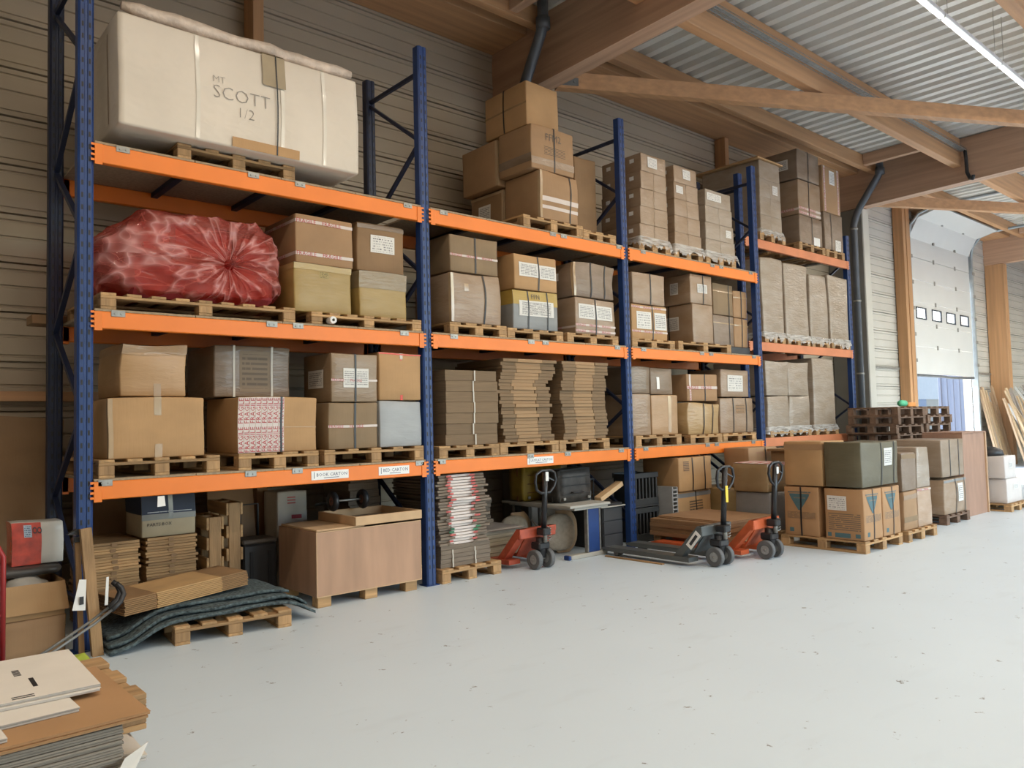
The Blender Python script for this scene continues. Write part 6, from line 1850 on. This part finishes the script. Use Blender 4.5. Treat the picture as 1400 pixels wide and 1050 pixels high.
# ---- under the third bay
GCR = M('dark grey crate plastic', (0.035, 0.037, 0.038), 0.5, var=0.2)
for k in range(2):
    t = thing('plastic_crate', ('lower', 'upper')[k] + ' black plastic crate behind the third upright', 'crate', (6.0, 0.30, 0.001 + k * 0.41))
    MB().cbox(-0.22, 0.22, -0.17, 0.17, 0.0, 0.02, 0.004).build('crate_floor', GCR, t)
    for sgn in (-1, 1):
        MB().cbox(-0.22, 0.22, sgn * 0.16 - 0.01, sgn * 0.16 + 0.01, 0.021, 0.10, 0.004).build('crate_wall', GCR, t)
        MB().cbox(-0.22, 0.22, sgn * 0.16 - 0.014, sgn * 0.16 + 0.014, 0.34, 0.40, 0.004).build('crate_rim', GCR, t)
        MB().cbox(sgn * 0.21 - 0.01, sgn * 0.21 + 0.01, -0.149, 0.149, 0.021, 0.39, 0.004).build('crate_wall', GCR, t)
        for q in range(7):
            xx = -0.19 + q * 0.063
            MB().cbox(xx - 0.012, xx + 0.012, sgn * 0.16 - 0.009, sgn * 0.16 + 0.009, 0.101, 0.339, 0.002).build('crate_bar', GCR, t)
t = thing('folded_crate', 'pale grey folded plastic crate standing on edge', 'crate', (6.30, -0.04, 0.0))
MB().cbox(-0.06, 0.06, -0.02, 0.28, 0.0, 0.20, 0.004).build('crate_base', M('grey crate plastic', (0.17, 0.17, 0.165), 0.5), t)
GPL = M('pale grey plastic', (0.28, 0.275, 0.26), 0.5)
MB().cbox(-0.06, -0.045, -0.02, 0.28, 0.201, 0.63, 0.003).build('lattice_edge', GPL, t)
MB().cbox(0.03, 0.045, -0.02, 0.28, 0.201, 0.63, 0.003).build('lattice_edge', GPL, t)
for k in range(9):
    MB().cbox(-0.044, 0.029, -0.02, 0.0, 0.22 + k * 0.046, 0.235 + k * 0.046, 0.002).build('lattice_bar', GPL, t)
carton('large strapped brown box hanging over the third bay floor stack', 6.39, 7.06, -0.05, 0.55, 0.56, 0.965, KRAFT_L, bulge=0.01, parts=[('strap', (-0.2, 0.55)), ('print', 'F', -0.75, -0.4, 0.2, 0.8, CARDPRINT)])
carton('tan printed box with a grey film collar under the large strapped box', 6.39, 7.10, 0.0, 0.5, 0.0, 0.55, KRAFT_L, parts=[('print', 'F', -0.3, 0.5, -0.1, 0.6, CARDPRINT), ('htape', 'F', 0.85, 0.05, GREYF), ('strap', (0.1,))])
carton('dull olive box behind the pallet truck handles', 7.14, 7.82, -0.2, 0.5, 0.0, 0.555, card('dull olive carton', (0.290, 0.189, 0.072), 0.3), parts=[('htape', 'F', 0.93, 0.03, CTAPE)])
carton('brown box with faint red letters on the dull olive box', 7.36, 8.02, -0.4, 0.36, 0.565, 1.05, KRAFT, bulge=0.008, parts=[('text', 'F', 'TTR ST', -0.5, 0.45, 0.075, M('faint red ink', (0.34, 0.17, 0.10), 0.6)), ('strap', (0.15,))])
pallet(7.02, -1.02, 0.0, 'blue cornered low pallet under the grey wrapped box', w=0.46, d=0.5, h=0.12, nb=3)
carton('grey plastic covered box under the box with the white red printed lid', 6.80, 7.14, -1.0, 0.45, 0.122, 0.565, card('dull grey plastic', (0.20, 0.20, 0.20), 0.3))
o, C = carton('olive brown box with a white and red sheet on its lid', 6.77, 7.18, -1.0, 0.45, 0.575, 0.90, card('olive brown carton', (0.270, 0.176, 0.079), 0.3), parts=[('htape', 'F', -0.4, 0.02, CTAPE)])
m = MB(); C.patch(m, 'T', -1, 1, -1, 1, 0.004); C.patch(m, 'F', -1, 1, 0.8, 1, 0.004); m.build('lid_sheet', printed('red lettered sheet', (0.62, 0.55, 0.52), (0.45, 0.06, 0.06), 4, fill=0.6, words=8), o)
# flat cartons over the forks of the orange truck
pallet(6.30, -1.02, 0.0, 'pallet under the wide brown flat cartons in the third bay', w=0.9, d=0.95, h=0.13, nb=5)
zc = 0.131
for k in range(4):
    flat(5.78 + random.uniform(-0.01, 0.01), 6.72 + random.uniform(-0.02, 0.02), -1.08 + random.uniform(-0.01, 0.01), 1.0, zc, zc + 0.046, 'wide brown flat carton bundle in the low pile of the third bay', 'wide flat cartons of the third bay', mats=[M('brown flat bundle', (0.25, 0.140, 0.065), 0.8, var=0.2, scale=5, stretch=(1, 1, 60))] * 2)
    zc += 0.0465
for k in range(2):
    o, h_ = sheet(('lower', 'upper')[k] + ' loose brown sheet on the wide flat cartons', 5.86 + 0.03 * k, 6.74, -1.10 + 0.02 * k, -0.12, zc, zc + 0.009, [KRAFT, M('brown sheet face', (0.30, 0.171, 0.084), 0.75, var=0.1)], -0.03, group=None)
    zc += 0.0105

# ---- loads on the floor at the right
def emblem_box(label, x0, x1, y0, y1, z0, z1, faces, extra=()):
    parts = []
    for f in faces:
        parts += [('print', f, -0.85, 0.85, -0.3, -0.02, TEALCARD), ('tri', f, -0.75, 0.55, 0.05, 0.72), ('print', f, -0.7, -0.45, -0.85, -0.68, TEAL)]
    parts += list(extra)
    return carton(label, x0, x1, y0, y1 - y0, z0, z1, card('moving carton', (0.400, 0.220, 0.101)), parts=parts)
pallet(7.20, -2.10, 0.0, 'pallet at the near corner of the floor loads', w=0.9, d=0.95, h=0.125)
emblem_box('box with a teal triangle and a big address label at the near corner', 6.76, 7.19, -2.09, -1.67, 0.127, 0.655, 'F',
           [('label', 'L', -0.85, 0.15, 0.15, 0.72, LABEL3), ('print', 'L', -0.85, 0.85, -0.65, 0.05, TEALCARD), ('print', 'L', -0.5, 0.3, -0.92, -0.74, TEAL), ('print', 'L', -0.88, -0.68, -0.9, -0.74, TEAL), ('print', 'L', 0.55, 0.8, -0.9, -0.74, TEAL), ('strap', (0.0,))])
emblem_box('box with a teal triangle right of the near corner box', 7.21, 7.64, -2.09, -1.67, 0.127, 0.65, 'F', [('strap', (0.1,))])
emblem_box('box with a large teal triangle on its side, left of the near corner box', 6.76, 7.19, -1.60, -1.20, 0.127, 0.66, 'L', [('strapL', (0.0,))])
carton('grey green wrapped box with a white sheet on the near corner boxes', 6.76, 7.62, -2.09, 0.40, 0.676, 1.145, GREENF, bulge=0.016, wob=0.012, parts=[('label', 'F', 0.15, 0.62, -0.1, 0.72, LABEL), ('strap', (0.02, 0.75))])
carton('plain brown box with a darker taped top beside the green wrapped box', 6.76, 7.30, -1.66, 0.44, 0.674, 1.155, KRAFT_L, parts=[('htape', 'L', 0.75, 0.06, KRAFT), ('htape', 'F', 0.75, 0.06, KRAFT)])
tag(MB().cbox(7.70, 8.75, -1.12, -0.45, 1.0, 1.03, 0.004).cbox(7.74, 7.80, -1.10, -0.48, 0.0, 1.001, 0.004).cbox(8.64, 8.70, -1.10, -0.48, 0.0, 1.001, 0.004).build('packing_table', KRAFT_D), 'dark brown packing bench behind the floor loads', 'bench')
pallet(8.16, -2.12, 0.0, 'pallet under the leaning wrapped boxes of the floor loads', w=0.8, d=0.95, h=0.125)
carton('tan box with a pale band, lower left on the second floor pallet', 7.76, 8.12, -2.08, 0.5, 0.127, 0.56, KRAFT, parts=[('htape', 'F', -0.45, 0.06, GREYB), ('htape', 'F', 0.7, 0.05, FILMK)])
carton('milky wrapped box with red tape, lower right on the second floor pallet', 8.14, 8.54, -2.08, 0.5, 0.127, 0.57, card('milky pink wrap', (0.400, 0.255, 0.151), 0.8), parts=[('frag', 'F', 0.9, 0.02)])
carton('brown wrapped box, upper left on the second floor pallet', 7.75, 8.13, -2.08, 0.5, 0.565, 0.99, FILMD, parts=[('htape', 'F', 0.8, 0.05, GREYB)])
carton('shiny streaked wrapped box, upper right on the second floor pallet', 8.15, 8.52, -2.08, 0.5, 0.575, 1.04, FILMW, taper=0.12)
pallet(9.82, -1.92, 0.0, 'dark pallet under the two grey wrapped boxes', w=0.8, d=0.95, h=0.125, old=True)
carton('strapped tan box with a tall label on the third floor pallet', 9.42, 10.18, -1.9, 0.55, 0.127, 0.575, FILMK, bulge=0.02, parts=[('label', 'F', 0.1, 0.6, -0.35, 0.7, LABEL), ('strap', (-0.05, 0.8)), ('htape', 'F', 0.9, 0.03, GREYF)])
carton('grey wrapped box with two straps on the third floor pallet', 9.40, 10.15, -1.9, 0.7, 0.605, 1.085, card('grey brown wrap', (0.250, 0.176, 0.112), 0.5), parts=[('strap', (-0.3, 0.5))])
t = thing('wooden_case', 'open backed reddish wooden case standing past the floor loads', 'case', (10.78, -1.82, 0))
REDW = M('reddish plywood', (0.34, 0.195, 0.13), 0.6, var=0.15, scale=3, stretch=(3, 3, 0.6))
MB().cbox(-0.42, 0.42, 0.0, 0.02, 0.0, 1.14, 0.003).build('case_panel', REDW, t)
MB().cbox(0.422, 0.46, -0.02, 0.5, 0.0, 1.14, 0.003).build('case_side', M('pale pine edge', (0.50, 0.32, 0.19), 0.6, var=0.1), t)
MB().cbox(-0.46, -0.422, -0.02, 0.5, 0.0, 1.14, 0.003).build('case_side', REDW, t)
MB().cbox(-0.46, 0.46, -0.02, 0.5, 1.142, 1.16, 0.003).build('case_top', REDW, t)
pallet(11.75, -2.08, 0.0, 'pallet under the white boxes past the wooden case', w=0.8, d=0.7, h=0.11)
WHB = M('white box board', (0.60, 0.54, 0.50), 0.6, var=0.04)
carton('larger white box under a smaller white box past the wooden case', 11.40, 12.05, -2.02, 0.5, 0.112, 0.46, WHB, parts=[('label', 'F', -0.2, 0.5, 0.1, 0.5, LABEL)])
carton('smaller white box on the larger white box past the wooden case', 11.36, 11.84, -2.02, 0.45, 0.468, 0.79, WHB, parts=[('label', 'F', -0.3, 0.3, -0.1, 0.4, LABEL)])
m = MB(); m.smooth = True
m.tube([(11.52, -1.8, 0.798), (11.52, -1.8, 0.87), (11.52, -1.8, 0.92)], [0.17, 0.15, 0.05], 14)
tag(m.build('black_bowl', BLACKP), 'black upturned bowl on the smaller white box', 'bowl')

# dark pallets stacked behind the floor loads
def solid_pallet_mesh():
    m = MB()
    for nme, me, loc in pallet_parts(1.05, 0.8, 0.14, True, 5):
        vv = [(v.co.x + loc[0], v.co.y + loc[1], v.co.z + loc[2]) for v in me.vertices]
        m.add(vv, [tuple(p.vertices) for p in me.polygons])
    return m.mesh('old_pallet', WOOD_OLD)
OPM = solid_pallet_mesh()
for s, (xx, nlay) in enumerate(((11.74, 11), (12.86, 11))):
    for k in range(nlay):
        o = place('old_pallet', OPM, None, (xx + (0.03 * math.sin(k * 2.1 + s)), -0.62 + 0.02 * math.cos(k * 1.7 + s), k * 0.1405), 0)
        tag(o, ('old dark pallet in the stack nearest the far rack', 'old dark pallet in the stack nearest the raised door')[s], 'pallet', 'old dark pallets stacked by the far rack')
        o['group'] = ('old pallets nearest the far rack', 'old pallets nearest the door')[s]
t = thing('strap_roll', 'small bundle of green and orange straps on the dark pallets', 'straps', (11.95, -0.45, 1.5465))
MB().tube([(-0.18, 0, 0.055), (-0.10, 0.02, 0.06), (0.0, 0, 0.055)], 0.05, 10).build('green_roll', M('mint green strap', (0.12, 0.55, 0.30), 0.6), t)
MB().cbox(0.02, 0.30, -0.05, 0.05, 0.0, 0.07, 0.01).build('orange_roll', M('bright orange strap', (0.75, 0.30, 0.08), 0.6), t)

# ---- timbers leaning on the wall beyond the door
rn = random.Random(5)
TIM = [M('pale timber', (0.58, 0.42, 0.26), 0.7, var=0.15, scale=5, stretch=(3, 0.4, 0.4)), M('mid timber', (0.42, 0.28, 0.17), 0.7, var=0.15, scale=5, stretch=(3, 0.4, 0.4)),
       M('grey timber', (0.36, 0.31, 0.27), 0.7, var=0.15, scale=5, stretch=(3, 0.4, 0.4)), M('white painted batten', (0.68, 0.66, 0.63), 0.5, var=0.05)]
kinds = ('pale leaning plank in the timber pile right of the door', 'brown leaning plank in the timber pile right of the door', 'grey leaning plank in the timber pile right of the door', 'white leaning batten in the timber pile right of the door')
for row, (xa, xb, yt) in enumerate(((21.38, 22.5, 1.5), (21.62, 25.5, 1.02))):
    for k in range(int((xb - xa) / 0.075)):
        xx = xa + k * 0.075
        q = rn.choice((0, 0, 0, 1, 1, 2, 2, 3))
        dd = rn.uniform(0.35, 0.42) if row == 0 else rn.uniform(0.45, 0.95)
        top = rn.uniform(1.5, 2.15)
        tag(MB().bar((xx, yt - dd, 0.0), (xx, yt - 0.02, top), 0.068, 0.045, (0, 1, 0)).build('leaning_plank', TIM[q]), kinds[q], 'plank', 'timber leaning by the door, kind %s' % ('pale', 'brown', 'grey', 'white')[q])
t = thing('ladder', 'aluminium ladder leaning in front of the timber pile', 'ladder', (21.7, -0.45, 0))
for s in (0.0, 0.32):
    MB().bar((s, 0.0, 0.0), (s, 1.2, 2.05), 0.03, 0.06, (0, 1, 0)).build('ladder_rail', ZINC, t)
for k in range(8):
    f = (k + 0.6) / 8.5
    MB().bar((0.016, 1.2 * f, 2.05 * f), (0.304, 1.2 * f, 2.05 * f), 0.03, 0.03, (0, 0, 1)).build('ladder_rung', ZINC, t)
